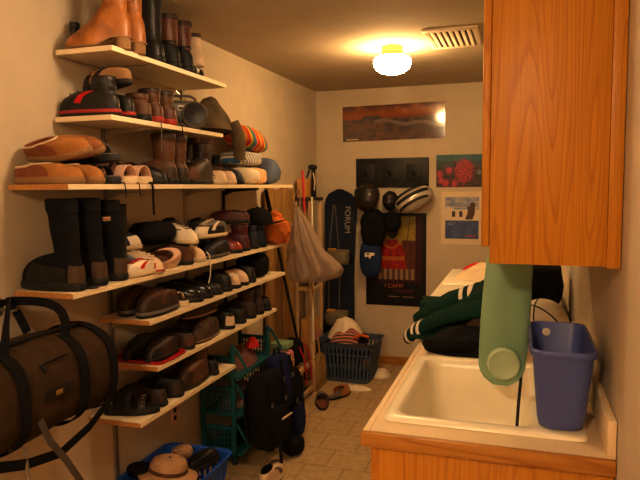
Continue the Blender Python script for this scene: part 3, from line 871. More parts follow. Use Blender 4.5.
    if buckle:
        for q in ((.8, 1.0) if not S.shaft else (1.0, 1.45)): S.patch('strap', -2.2, 2.2, q - .06, q + .03, .004, buckle, t, 22, 2)
    return t
def sandal(name, label, cat, loc, rot, sole, bed, straps, L=.25, W=.095, h=.03, group=None, heights=((.22, .055, .03), (-.02, .065, .02), (-.32, .08, .016))):
    S = Shoe(L=L, W=W, sole=h); t = thing(name, label, cat, loc, rot, group); N = 32; TH = [2 * pi * j / N for j in range(N)]
    MB().loft([[(*S.outl(th, g)[:2], z * h) for th in TH] for g, z in ((-.005, 0), (0, .12), (.0, .85), (-.003, .98))]).build('sole', sole, t, angle=50)
    MB().loft([[(*S.outl(th, -.005)[:2], h * 1.0 + z) for th in TH] for z in (.0, .004)]).build('footbed', bed, t)
    for k, (u, hh, w) in enumerate(heights):
        wf = W / 2 * (.78 + .22 * math.exp(-((u * 2 - .28) / .5) ** 2))
        pts = [(u * L + (.0 if k < 2 else -.12 * L * sin(a)), cos(a) * wf * 1.0, h * .6 + sin(a) * hh) for a in [pi * i / 12 for i in range(13)]]
        MB().ribbon(pts, (1, 0, .0), w, .004).build('strap', straps[k % len(straps)], t, angle=50)
    return t
# ------------------------------------------------------------------ footwear on the shelves
COWB = lea('tan_cowboy_leather', (.33, .125, .032), .36, .35)
BLKL = lea('black_leather', (.014, .012, .011), .42); BLKR = M('black_rubber', (.012, .011, .011), rough=.6, bump=.2, scale=80)
BRNL = lea('brown_leather', (.11, .048, .022), .5, .25); DBRN = lea('dark_brown_leather', (.045, .025, .016), .5, .25)
REDB = lea('red_brown_leather', (.11, .038, .022), .42, .25); SUED = fab('brown_suede', (.12, .06, .035), .25)
GBRN = fab('grey_brown_suede', (.085, .058, .040), .3); CLOG = fab('orange_tan_suede', (.34, .155, .048), .2)
RUST = lea('rust_lining', (.22, .07, .028), .7); TANR = M('tan_crepe_sole', (.26, .145, .065), rough=.8, bump=.2)
CREL = lea('cream_leather', (.66, .50, .36), .5, .1); WHTL = lea('white_leather', (.78, .68, .55), .45, .06)
PINL = lea('pale_pink_leather', (.66, .42, .32), .5, .1); GRYL = lea('grey_leather', (.15, .13, .12), .55, .2)
REDT = fab('red_trim', (.50, .02, .02)); CRES = M('cream_rubber_sole', (.62, .50, .34), rough=.6)
NVYL = lea('navy_leather', (.018, .022, .045), .55); BLUL = fab('pale_blue_trim', (.30, .36, .5))
MARO = lea('maroon_leather', (.09, .018, .022), .4, .25); REDR = M('red_rubber_sole', (.34, .03, .02), rough=.6)
LOW = dict(L=.262, W=.092, hc=.085, ht=.052)
HIK = dict(L=.265, W=.10, hc=.095, ht=.062, shaft=.055, sole=.03)
def B(shaft, **k):
    d = dict(L=.25, W=.098, hc=.105, ht=.058, shaft=shaft, sole=.028, flare=1.12); d.update(k); return d
P180 = 180
def at_(shelf, x, y, dz=0.0): return (x, y, SH[shelf] + .0008 + dz)
def RX(d, tx=0, ty=0): return (radians(tx), radians(ty), radians(d))

# top shelf: tall boots
s = 's1'
cb = dict(L=.252, W=.096, hc=.125, ht=.05, shaft=.24, sole=.010, heel=.038, pt=.62, flare=1.12, cw=.55)
def cowboy(label, x, y, r):
    t = shoe('cowboy_boot', label, 'boot', at_(s, x, y), RX(r), COWB, TANR, cb, 'cowboy boots', lining=RUST)
    S = Shoe(**cb)
    for q in (1.25, 1.5, 1.75):
        MB().tube([S.P(th, q + .10 * cos(2 * th), .002) for th in [2 * pi * j / 28 for j in range(28)]], .0016, 5, closed=True).build('stitching', RUST, t)
    S.patch('toe_overlay', -.9, .9, .02, .40, .0014, COWB, t)
cowboy('tan leather cowboy boot at the near end of the top shelf, front of the pair', -1.588, 2.085, 204)
cowboy('tan leather cowboy boot just behind its mate on the top shelf', -1.588, 2.190, 200)
shoe('ankle_boot', 'small black boot by the wall behind the tan toe on the top shelf', 'boot', at_(s, -1.732, 2.150), RX(95), BLKL, BLKR, dict(L=.12, W=.05, hc=.07, ht=.04, shaft=.05, sole=.018))
shoe('riding_boot', 'tall black buckled boot between the tan cowboy boots and the duck boots', 'boot', at_(s, -1.622, 2.400), RX(180), BLKL, BLKR, B(.30, L=.262, W=.125, flare=1.2), buckle=BLKR, cuff=BLKL)
for y, lab in ((2.530, 'brown shafted rubber boot with black foot, next to the tall black boot'), (2.655, 'brown shafted rubber boot with black foot, beside the cream skate')):
    shoe('duck_boot', lab, 'boot', at_(s, -1.625, y), RX(180), BLKR, BLKR, dict(L=.262, W=.098, hc=.11, ht=.062, shaft=.012, sole=.03), 'duck boots', cuff=BLKR)
    d = [o for o in bpy.data.objects if o.get('label') == lab][0]
    S = Shoe(L=.262, W=.098, hc=.11, ht=.062, shaft=.13, sole=.03, flare=1.06)
    MB().loft([[S.P(th, 1 + q, .003) for th in [2 * pi * j / 32 for j in range(32)]] for q in (0.05, .3, .6, 1)], cap0=False, cap1=False).build('leather_shaft', REDB, d)
    S.patch('fleece_cuff', 0, 2 * pi, 1.84, 2.0, .007, DBRN, d, 32, 2)
t = shoe('roller_skate', 'cream skate with a black ankle cuff at the far end of the top shelf', 'skate', at_(s, -1.635, 2.790, .055), RX(186), CREL, CRES, dict(L=.24, W=.085, hc=.09, ht=.055, shaft=.07, sole=.014), cuff=DBRN, lace=BLKL)
for x in (-.075, .075):
    a = MB().box((x - .012, -.03, -.028), (x + .012, .03, .002), .003).build('truck', STEEL, t)
    for y in (-.034, .034):
        MB().lathe([(.006, -.012), (.024, -.010), (.027, 0), (.024, .010), (.006, .012)], (x, y, -.0275), 20, 'Y').build('wheel', BLKR, a)

# second shelf
s = 's2'
shoe('hiking_boot', 'black and red hiking boot at the near end of the boombox shelf', 'boot', at_(s, -1.628, 2.070), RX(180), BLKL, BLKR, HIK, 'black and red hiking boots', toe=BLKR, stripe=REDT, lace=GREYF, tongue=GRYL, mid=REDR)
shoe('hiking_boot', 'black and red hiking boot second from the near end, under a tan shoe', 'boot', at_(s, -1.628, 2.180), RX(178), BLKL, BLKR, dict(HIK, shaft=.0), 'black and red hiking boots', toe=BLKR, stripe=REDT, lace=GREYF, mid=REDR)
shoe('trail_shoe', 'tan and black shoe perched on top of the black and red boots', 'shoe', at_(s, -1.600, 2.150, .122), RX(172, 0, 4), lea('tan_nubuck', (.34, .19, .085), .7), BLKR, dict(LOW, L=.24, hc=.072), toe=BLKL, lace=BLKL, heelc=TANR, stripe=BLKL)
shoe('hiking_shoe', 'worn brown hiking shoe left of the red laced boots by the boombox', 'shoe', at_(s, -1.628, 2.288), RX(182), BRNL, BLKR, dict(HIK, shaft=.02), heelc=BRNL, lace=CREL, toe=DBRN)
for y, lab in ((2.392, 'brown boot with red trim, second from the boombox'), (2.494, 'brown boot with red trim, right beside the boombox')):
    shoe('hiking_boot', lab, 'boot', at_(s, -1.632, y), RX(180), BRNL, REDR, HIK, 'brown boots with red trim', heelc=REDB, cuff=DBRN, stripe=REDT, lace=REDT, toe=DBRN)
t = thing('boombox', 'grey portable boombox with a big round black speaker', 'boombox', at_(s, -1.618, 2.675), RX(40))
GREYP = M('grey_plastic_case', (.10, .09, .08), rough=.4)
MB().box((-.125, -.05, .004), (.125, .06, .140), .022, 4).build('case', GREYP, t)
for x in (-.058, .088):
    c = MB().lathe([(.044, -.052), (.056, -.070), (.062, -.066), (.065, -.045)], (x, 0, .072), 36, 'Y').build('speaker_ring', M('speaker_rim_grey', (.16, .14, .12), rough=.35, metal=.3), t)
    MB().lathe([(.001, -.056), (.02, -.058), (.050, -.064), (.050, -.052), (.001, -.050)], (x, 0, .072), 32, 'Y').build('speaker_grille', BLACKP, c)
MB().box((.008, -.055, .088), (.052, -.049, .116), .002).build('display', M('pale_display', (.48, .42, .34), rough=.3), t)
MB().box((.014, -.0565, .096), (.032, -.0545, .108), .001).build('display_digits', BLACKP, t)
MB().box((.010, -.054, .030), (.048, -.049, .070), .003).build('cassette_door', BLACKP, t)
MB().tube([(-.11, .01, .115), (-.105, .01, .155), (-.08, .01, .168), (.08, .01, .168), (.105, .01, .155), (.11, .01, .115)], .007, 8).build('handle', GREYP, t)
MB().tube([(.10, .05, .12), (.02, .055, .20)], .002, 6).build('antenna', CHROME, t)

# third shelf: clogs, sandals, boots, towels
s = 's3'
CLS = dict(L=.262, W=.102, hc=.066, ht=.046, sole=.026, cl=.27, cw=.78, xc=-.20)
def clog(label, x, y, dz, r, tilt, pitch=0, up=None, **k):
    t = shoe('clog', label, 'shoe', at_(s, x, y, dz), (radians(tilt), radians(pitch), radians(r)), up or CLOG, TANR, CLS, 'suede clogs', lining=RUST, heelc=RUSTC, **k)
    S = Shoe(**CLS); MB().tube([S.P(2 * pi * j / 36, 1.0, .002) for j in range(36)], .004, 8, closed=True).build('rim_binding', CREL, t)
    S.patch('heel_quarter', 1.35, 2 * pi - 1.35, .02, .98, .0014, RUSTC, t, 20, 6)
RUSTC = lea('rust_clog_leather', (.22, .07, .028), .6)
clog('orange suede clog lying lowest at the near end of the clog pile', -1.622, 1.815, .0, 4, 0)
clog('orange suede clog tipped on top of the lowest near one to show its opening', -1.612, 1.865, .098, 6, 26, -4)
clog('orange suede clog on the shelf board, second along, with its toe to the room', -1.618, 1.945, .0, -4, 0, 0, stripe=BLKL)
clog('rust brown clog topmost at the back of the clog pile by the wall', -1.655, 1.985, .105, 10, 24, -6, lea('rust_suede', (.26, .095, .035), .8))
sandal('sandal', 'grey strappy sandal under another sandal just past the clogs', 'sandal', at_(s, -1.630, 2.062), RX(0), BLKR, GRYL, [BLKL, GRYL], group='grey sandals')
sandal('sandal', 'grey strappy sandal resting on its mate just past the clogs', 'sandal', at_(s, -1.640, 2.075, .082), RX(6, 0, -4), BLKR, GRYL, [GRYL, BLKL], group='grey sandals')
for y, lab in ((2.165, 'pale pink sandal with black strap, nearer the clogs'), (2.268, 'pale pink sandal with black strap, nearer the dark boots')):
    sandal('sandal', lab, 'sandal', at_(s, -1.618, y), RX(-4), CRES, PINL, [PINL, BLKL, PINL], group='pink sandals', heights=((.30, .060, .05), (.10, .075, .018), (-.28, .095, .045)))
shoe('loafer', 'low black shoe between the pink sandals and the brown boots', 'shoe', at_(s, -1.625, 2.372), RX(0), BLKL, BLKR, LOW, toe=BLKL)
for y, lab in ((2.48, 'dark brown ankle boot, left one of the pair under the boombox'), (2.59, 'dark brown ankle boot, right one of the pair under the boombox')):
    shoe('ankle_boot', lab, 'boot', at_(s, -1.628, y), RX(182 if y < 2.5 else 178), BRNL, BLKR, B(.125, L=.262, W=.10), 'dark brown ankle boots', heelc=DBRN, cuff=DBRN)
shoe('work_shoe', 'big dark brown leather shoe lengthwise at the shelf edge, past the ankle boots', 'shoe', at_(s, -1.552, 2.775), RX(-93), DBRN, BLKR, dict(L=.268, W=.104, hc=.12, ht=.078, shaft=.085), toe=BRNL, lace=BLKL)
shoe('work_shoe', 'big dark brown leather shoe lengthwise by the wall, past the ankle boots', 'shoe', at_(s, -1.668, 2.772), RX(-88), DBRN, BLKR, dict(L=.268, W=.104, hc=.12, ht=.078, shaft=.085), heelc=BRNL, lace=BLKL)
for y, lab in ((2.945, 'tall brown suede boot with cream toe, left one under the grey jacket'), (3.065, 'tall brown suede boot with cream toe, right one under the grey jacket')):
    shoe('winter_boot', lab, 'boot', at_(s, -1.620, y), RX(0), SUED, CRES, B(.20, L=.265, W=.10, hc=.10), 'tall suede boots', toe=CREL, foxing=NVYL, cuff=GBRN, lace=DBRN)
shoe('ankle_boot', 'dark navy boot between the tall suede boots and the rolled white towel', 'boot', at_(s, -1.625, 3.18), RX(0), NVYL, BLKR, B(.06, L=.262, W=.096))
t = thing('jacket', 'grey jacket bundled on top of the tall suede boots', 'jacket', at_(s, -1.645, 3.115, .302))
MB().heap(.110, .170, .165, 4, .3, 9, rings=16, n=44, pw=2.2).build('body', fab('grey_brown_jacket', (.14, .105, .065), .3), t)
MB().tube([(.085, .08, .05), (.108, .10, -.02), (.112, .11, -.10), (.108, .12, -.16)], [.036, .04, .036, .032], 12).build('sleeve', fab('grey_brown_jacket', (0, 0, 0)), t)
MB().blob((-.02, -.12, .075), (.07, .06, .04), 2.4, .008, 20, 3).build('lime_tag', fab('lime_fabric', (.40, .42, .05)), t)
o = MB().blob(at_(s, -1.615, 3.41, .050), (.235, .155, .098), 2.6, .010, 14, 3, ridge=.5, rot=Matrix.Rotation(radians(8), 3, 'Z')).build('rolled_towel', WHITEF)
tag(o, 'plump rolled white towel at the front of the towel pile', 'towel')
def plaid(name, cols, sc=(30, 30)):
    m = bpy.data.materials.new(name); m.use_nodes = True; nt = m.node_tree; bs = nt.nodes['Principled BSDF']; bs.inputs['Roughness'].default_value = .95
    tc = nt.nodes.new('ShaderNodeTexCoord'); sp = nt.nodes.new('ShaderNodeSeparateXYZ'); nt.links.new(tc.outputs['Object'], sp.inputs[0])
    ad = nt.nodes.new('ShaderNodeMath'); ad.operation = 'MULTIPLY_ADD'; ad.inputs[1].default_value = sc[0]; nt.links.new(sp.outputs['Y'], ad.inputs[0])
    a2 = nt.nodes.new('ShaderNodeMath'); a2.operation = 'MULTIPLY'; a2.inputs[1].default_value = sc[1]; nt.links.new(sp.outputs['Z'], a2.inputs[0]); nt.links.new(a2.outputs[0], ad.inputs[2])
    fr = nt.nodes.new('ShaderNodeMath'); fr.operation = 'FRACT'; nt.links.new(ad.outputs[0], fr.inputs[0])
    r = nt.nodes.new('ShaderNodeValToRGB'); r.color_ramp.interpolation = 'CONSTANT'; e = r.color_ramp.elements
    e[0].position = 0; e[0].color = (*cols[0], 1); e[1].position = 1 / len(cols); e[1].color = (*cols[1], 1)
    for k in range(2, len(cols)): x = e.new(k / len(cols)); x.color = (*cols[k], 1)
    nt.links.new(fr.outputs[0], r.inputs['Fac']); nt.links.new(r.outputs['Color'], bs.inputs['Base Color'])
    return m
RED_, YEL_, GRN_, BLU_, ORA_, WHT_ = (.55, .03, .03), (.70, .38, .03), (.10, .22, .06), (.04, .16, .38), (.62, .16, .02), (.7, .6, .45)
t = thing('beach_towel', 'bright rainbow striped beach towel draped over the top of the towel pile', 'towel', at_(s, -1.63, 3.52, .222))
MB().blob((0, 0, .06), (.20, .40, .125), 2.6, .022, 9, 7, ridge=.4, rot=Matrix.Rotation(radians(-10), 3, 'X')).build('stripes', plaid('rainbow_stripes', [RED_, YEL_, ORA_, RED_, YEL_, GRN_, BLU_, ORA_], (7, 5)), t)
o = MB().blob(at_(s, -1.655, 3.505, .160), (.19, .33, .085), 4, .012, 10, 2).build('folded_towel', plaid('blue_white_check', [WHT_, BLU_, WHT_, (.25, .25, .3)], (20, 14)))
tag(o, 'folded blue and white checked towel in the middle of the towel pile', 'towel')
o = MB().blob(at_(s, -1.64, 3.60, .055), (.18, .19, .105), 4, .010, 10, 6).build('folded_towel', plaid('yellow_orange_fold', [YEL_, WHT_, ORA_, WHT_], (26, 9)))
tag(o, 'folded yellow and white towel low in the pile beside the rolled white one', 'towel')
o = MB().blob(at_(s, -1.635, 3.80, .085), (.22, .20, .165), 3, .016, 9, 9, ridge=.4).build('folded_jeans', fab('washed_denim', (.12, .15, .24), .2))
tag(o, 'folded blue grey denim at the far end of the towel shelf', 'jeans')
o = MB().blob(at_(s, -1.66, 3.36, .315), (.10, .12, .045), 2.6, .012, 14, 1).build('glove', BLACKF)
tag(o, 'small black glove on the near end of the striped beach towel', 'glove')

# fourth shelf
s = 's4'
SNW = B(.205, L=.272, W=.108, hc=.125, ht=.078, lean=.020, flare=1.10, sole=.032)
for (y, r, dz), lab in (((1.828, 180, 0), 'tall black snow boot at the near end of its shelf'), ((1.955, 178, 0), 'tall black snow boot with a small tag, second from the near end'), ((2.072, 182, 0), 'tall black snow boot third from the near end')):
    d = dict(SNW) if y < 2 else dict(SNW, L=.262, W=.10, shaft=.195)
    t = shoe('snow_boot', lab, 'boot', at_(s, -1.628, y), RX(r), BLACKF, BLKR, d, 'tall black snow boots', heelc=lea('brown_trim', (.075, .040, .022), .6), foxing=BLKL, cuff=BLACKF)
    if 1.9 < y < 2: MB().box((-.152, -.02, .245), (-.146, .02, .262), .002).build('tag', M('tan_label', (.3, .17, .09), rough=.6), t)
o = MB().lathe([(.001, 0), (.026, 0), (.028, .004), (.026, .008), (.001, .009)], at_(s, -1.512, 1.885), 24).build('tin_lid', BLACKP)
tag(o, 'small round black tin lid on the shelf edge before the snow boots', 'lid')
shoe('strapped_boot', 'tall black strapped boot with a brown band, right of the snow boots', 'boot', at_(s, -1.662, 2.195), RX(180), BLKL, BLKR, B(.20, L=.19, W=.098, hc=.10), buckle=BLKR, heelc=BRNL)
shoe('sneaker', 'red and white sneaker at the shelf edge before the strapped boot', 'sneaker', at_(s, -1.522, 2.205), RX(-100), WHTL, CRES, dict(LOW, L=.19, W=.072, hc=.062, ht=.04), stripe=REDT, heelc=REDT, lace=REDT)
shoe('sneaker', 'cream leather sneaker with its toe over the shelf edge', 'sneaker', at_(s, -1.600, 2.300), RX(-6), CREL, CRES, LOW, mid=REDR, lace=WHITEF, stripe=BLUL, foxing=BLUL)
shoe('slip_on', 'pale pink slip-on tipped so that its dark opening shows', 'shoe', at_(s, -1.575, 2.445, .020), (radians(46), radians(-4), radians(72)), PINL, CRES, dict(LOW, L=.22, W=.088, hc=.062, ht=.05, cl=.30, cw=.74, xc=-.12), lining=BRNL)
shoe('sneaker', 'black and white trainer standing behind the cream sneaker', 'sneaker', at_(s, -1.672, 2.300, .092), RX(20, 0, -6), NVYL, CRES, dict(LOW, L=.17, W=.08), toe=WHTL)
t = thing('shoe_bag', 'black drawstring shoe bag on top of the shoes in the middle of the shelf', 'bag', at_(s, -1.655, 2.51, .112))
MB().blob((0, 0, .045), (.19, .22, .10), 2.5, .018, 12, 3, ridge=.4).build('pouch', BLACKF, t)
MB().tube([(.05, .09, .06), (.10, .12, .05), (.108, .13, .02)], .003, 6).build('drawstring', GREYF, t)
shoe('suede_shoe', 'brown suede shoe with its heel to the shelf edge', 'shoe', at_(s, -1.625, 2.600), RX(183), SUED, BLKR, dict(LOW, hc=.095, W=.10), lining=DARKLIN, heelc=SUED)
shoe('sneaker', 'white sneaker lying across the brown suede shoe', 'sneaker', at_(s, -1.612, 2.665, .102), RX(-14, 4, 4), WHTL, CRES, dict(LOW, L=.25, W=.088), stripe=BLUL, lace=BLKL, heelc=BLUL)
shoe('sneaker', 'cream sneaker between the brown suede shoe and the striped trainers', 'sneaker', at_(s, -1.628, 2.722), RX(0), CREL, CRES, dict(LOW, hc=.075), lace=CREL)
MB().tube([(-1.492, 2.735, SH[s] + .05), (-1.478, 2.74, SH[s] + .035), (-1.474, 2.745, SH[s] - .02), (-1.476, 2.742, SH[s] - .07), (-1.482, 2.735, SH[s] - .11)], .0026, 6).build('loose_lace', WHITEF, [o for o in bpy.data.objects if o.get('label') == 'cream sneaker between the brown suede shoe and the striped trainers'][0], world=False).matrix_parent_inverse = Matrix.Translation(Vector(at_(s, -1.628, 2.722))).inverted()
for x, y, dz, lab, up, st in ((-1.546, 2.935, 0, 'dark trainer lengthwise at the shelf edge under the grey striped one', NVYL, None), (-1.656, 2.935, 0, 'dark trainer lengthwise by the wall under the grey striped one', NVYL, None), (-1.572, 2.925, .104, 'grey and white striped trainer stacked on the two dark trainers', GRYL, WHTL)):
    shoe('trainer', lab, 'sneaker', at_(s, x, y, dz), RX(-92 if dz == 0 else -100), up, BLKR if dz == 0 else CRES, LOW, 'dark trainers' if dz == 0 else None, stripe=st, lace=WHITEF if st else BLKL, toe=WHTL if st else None, foxing=BLKL, mid=None if st else GRYL)
shoe('loafer', 'black shoe lying against the wall behind the striped trainer', 'shoe', at_(s, -1.70, 3.06, .108), RX(92), BLKL, BLKR, dict(LOW, W=.085))
shoe('loafer', 'black shoe lying against the wall beside the black drawstring bag', 'shoe', at_(s, -1.695, 2.765, .108), RX(95), BLKL, BLKR, dict(LOW, W=.085, hc=.10))
shoe('loafer', 'polished burgundy shoe with its toe at the shelf edge', 'shoe', at_(s, -1.620, 3.135), RX(0), MARO, BLKR, LOW, toe=lea('polished_burgundy', (.26, .045, .03), .2))
shoe('trainer', 'dark maroon shoe resting high beside the burgundy shoe', 'shoe', at_(s, -1.625, 3.255, .0), RX(178), MARO, BLKR, dict(LOW, hc=.10, shaft=.05), cuff=MARO)
shoe('loafer', 'maroon shoe stacked on top of the dark maroon one', 'shoe', at_(s, -1.622, 3.250, .160), RX(186), MARO, BLKR, dict(LOW, L=.25, hc=.07), heelc=REDB)
for y, lab in ((3.385, 'dark leather shoe left of a pair under the black cap'), (3.495, 'dark leather shoe right of a pair under the black cap')):
    shoe('leather_shoe', lab, 'shoe', at_(s, -1.625, y), RX(181), NVYL, BLKR, dict(LOW, hc=.11, shaft=.03), 'dark leather shoes')
t = thing('baseball_cap', 'black cap with its brim to the right on top of the dark leather shoes', 'cap', at_(s, -1.550, 3.50, .150), RX(15))
MB().lathe([(.092, 0), (.094, .02), (.085, .055), (.06, .08), (.025, .092), (.002, .095)], n=32).build('crown', BLACKF, t)
MB().loft([[(.06 + .115 * cos(a), .085 * sin(a), z + .012 * cos(2 * a)) for a in [2 * pi * j / 28 for j in range(28)]] for z in (.004, .009)]).build('brim', BLACKF, t)
MB().lathe([(.008, .09), (.009, .098), (.001, .101)], n=12).build('button', BLACKF, t)
t = thing('mesh_bag', 'crumpled orange mesh bag at the far end of the snow boot shelf', 'bag', at_(s, -1.508, 3.685))
MB().blob((0, 0, .085), (.19, .16, .17), 2.3, .03, 12, 5, ridge=.6, flat=-.08).build('bag', ORANGEF, t)
MB().blob((0, .01, .18), (.07, .06, .06), 2.2, .016, 20, 7, ridge=.5).build('gathered_neck', ORANGEF, t)

# fifth shelf
s = 's5'
for x, y, r, lab in ((-1.552, 2.375, -96, 'chunky brown hiking shoe at the shelf edge under the snow boots'), (-1.672, 2.390, -88, 'chunky brown hiking shoe by the wall under the snow boots')):
    shoe('hiking_shoe', lab, 'shoe', at_(s, x, y), RX(r), SUED, BLKR, dict(L=.274, W=.112, hc=.10, ht=.07, sole=.034), 'chunky hiking shoes', toe=DBRN, heelc=DBRN, stripe=REDB, lace=REDB, foxing=DBRN, mid=GRYL)
sandal('sandal', 'cream soled sandal between the hiking shoes and the shiny black shoes', 'sandal', at_(s, -1.625, 2.545), RX(0), CRES, DBRN, [CREL, BLKL], heights=((.26, .05, .04), (.0, .06, .02), (-.3, .075, .02)))
for y, lab in ((2.665, 'shiny black shoe, left of the pair beside the cream sandal'), (2.775, 'shiny black shoe, right of the pair')):
    shoe('dress_shoe', lab, 'shoe', at_(s, -1.622, y), RX(2), lea('polished_black', (.014, .013, .012), .18), BLKR, dict(LOW, hc=.09), 'shiny black shoes', toe=lea('polished_black', (0, 0, 0)))
shoe('loafer', 'flat black shoe beside the shiny black pair', 'shoe', at_(s, -1.625, 2.885), RX(-2), BLKL, BLKR, dict(LOW, hc=.065, ht=.045))
for y, lab in ((3.105, 'cream flat with a dark opening, left of the pair'), (3.210, 'cream flat with a dark opening, right of the pair')):
    shoe('flat_shoe', lab, 'shoe', at_(s, -1.618, y), RX(-3), CREL, BLKR, dict(LOW, hc=.085, ht=.06, cl=.30, cw=.75, xc=-.12), 'cream flats', lining=DARKLIN)
for y, lab in ((2.995, 'black shoe just before the cream flats'), (3.320, 'black shoe between the cream flats and the black pouch')):
    shoe('loafer', lab, 'shoe', at_(s, -1.62, y), RX(180), BLKL, BLKR, dict(LOW, hc=.10), 'black shoes by the cream flats')
t = thing('pouch', 'black pouch sitting at the far end of the shelf of cream flats', 'bag', at_(s, -1.605, 3.535))
MB().blob((0, 0, .074), (.19, .22, .15), 2.6, .016, 10, 4, ridge=.4, flat=-.073).build('body', BLACKF, t)
MB().tube([(.02, -.05, .14), (.02, -.02, .168), (.02, .03, .168), (.02, .06, .14)], .005, 6).build('loop', BLACKF, t)

# sixth shelf
s = 's6'
t = thing('boot_tray', 'red plastic tray under the dark shoe at the near end', 'tray', at_(s, -1.618, 2.405))
REDP = M('red_plastic', (.50, .015, .015), rough=.4)
MB().loft([rrect(-.135, .125, -.11, .12, .03, 0), rrect(-.14, .13, -.115, .125, .032, .014), rrect(-.134, .124, -.109, .119, .03, .014), rrect(-.13, .12, -.105, .115, .028, .003)]).build('tray', REDP, t)
MB().box((.128, -.04, .006), (.134, .04, .012), .002).build('tray_lip', REDP, t)
shoe('hiking_shoe', 'dark shoe lengthwise on the red tray, at its front edge', 'shoe', at_(s, -1.560, 2.410, .0045), RX(-93), DBRN, BLKR, dict(LOW, L=.24, W=.094), 'dark shoes on the red tray', toe=BLKL, lace=BLKL)
shoe('hiking_shoe', 'dark shoe lengthwise on the red tray, on its wall side', 'shoe', at_(s, -1.675, 2.410, .0045), RX(-90), BLKL, BLKR, dict(LOW, L=.24, W=.094), 'dark shoes on the red tray', lace=BLKL)
shoe('trail_shoe', 'dark shoe with a rust heel patch right of the red tray', 'shoe', at_(s, -1.622, 2.582), RX(179), DBRN, BLKR, LOW, heelc=REDB, lace=BLKL)
for x, y, dz, r, lab in ((-1.548, 2.790, 0, -93, 'grey brown walking shoe lengthwise at the edge of the red tray shelf'), (-1.664, 2.790, 0, -88, 'grey brown walking shoe by the wall on the red tray shelf'), (-1.575, 2.785, .118, -104, 'grey brown walking shoe stacked on the other two walking shoes')):
    shoe('walking_shoe', lab, 'shoe', at_(s, x, y, dz), RX(r), GBRN, BLKR, dict(LOW, hc=.10, W=.10), 'grey brown walking shoes', stripe=DBRN, heelc=BRNL, lace=CREL if dz else SUED, mid=TANR)
shoe('sneaker', 'black sneaker with a cream heel patch beside the walking shoes', 'sneaker', at_(s, -1.622, 3.03), RX(180), BLKL, BLKR, dict(LOW, hc=.10), heelc=CREL)
for y, lab in ((3.17, 'low black shoe beside the cream heeled sneaker'),):
    shoe('loafer', lab, 'shoe', at_(s, -1.622, y), RX(180), BLKL, BLKR, dict(LOW, hc=.09))
for y, lab in ((3.315, 'dark ankle boot, left of the pair at the far end under the black pouch'), (3.435, 'dark ankle boot, right of the pair at the far end under the black pouch')):
    shoe('ankle_boot', lab, 'boot', at_(s, -1.622, y), RX(180), DBRN, BLKR, B(.065, L=.26), 'dark ankle boots under the pouch', heelc=DBRN)
shoe('loafer', 'black shoe at the very end of the red tray shelf', 'shoe', at_(s, -1.622, 3.55), RX(180), BLKL, BLKR, dict(LOW, hc=.085))

# lowest shelf
s = 's7'
t = sandal('sandal', 'black beaded sandal at the near corner of the lowest shelf', 'sandal', at_(s, -1.600, 2.225), RX(20), BLKR, BLKL, [BLKL], L=.24, W=.088)
for k in range(7):
    a = pi * (k + 1) / 8
    MB().lathe([(.001, -.004), (.004, 0), (.001, .004)], (.24 * .22, cos(a) * .043, .018 + .058 * sin(a)), 8).build('bead', BRASS, t)
shoe('hiking_shoe', 'dark brown shoe behind the beaded sandal', 'shoe', at_(s, -1.630, 2.345), RX(176), DBRN, BLKR, dict(LOW, W=.10), lace=BLKL, toe=BLKL)
shoe('hiking_shoe', 'worn dark shoe second along the lowest shelf from the beaded sandal', 'shoe', at_(s, -1.625, 2.462), RX(184), BLKL, BLKR, dict(LOW, W=.098, hc=.09), heelc=DBRN)
for x, y, lab in ((-1.553, 2.665, 'big scuffed dark boot lengthwise at the edge of the lowest shelf'), (-1.674, 2.660, 'big scuffed dark boot by the wall on the lowest shelf')):
    shoe('work_boot', lab, 'boot', at_(s, x, y), RX(-92), BRNL, BLKR, dict(L=.276, W=.11, hc=.11, ht=.080, shaft=.075), 'scuffed dark work boots', toe=DBRN, lace=GREYF, mid=DBRN)
shoe('loafer', 'black shoe at the far end of the lowest shelf by the teal rack', 'shoe', at_(s, -1.622, 2.835), RX(180), BLKL, BLKR, LOW)

# laces dangling over the edge of the third shelf
for y, ln, lab, w in ((2.07, .055, 'thin black lace hanging over the clog shelf edge, first', .0022), (2.165, .05, 'thin black lace hanging over the clog shelf edge, second', .0022), (2.26, .13, 'thick black strap hanging over the clog shelf edge', .005)):
    z = SH['s3']
    o = MB().tube([(-1.505, y, z + .006), (SXF + .006, y, z + .006), (SXF + .009, y + .002, z - .012), (SXF + .008, y + .004, z - ln * .6), (SXF + .010, y + .003, z - ln)], w, 6).build('hanging_shoelace', BLACKF)
    tag(o, lab, 'shoelace')
z = SH['s2']
for y, ln, lab in ((2.345, .125, 'grey cord hanging down from the boombox shelf'), (2.52, .05, 'dark cord hanging over the boombox shelf edge')):
    o = MB().tube([(-1.505, y, z + .006), (SXF + .005, y, z + .006), (SXF + .008, y, z - .015), (SXF + .007, y - .006, z - ln)], .0022, 6).build('dangling_twine', GREYF if ln > .1 else BLACKF)
    tag(o, lab, 'cord')
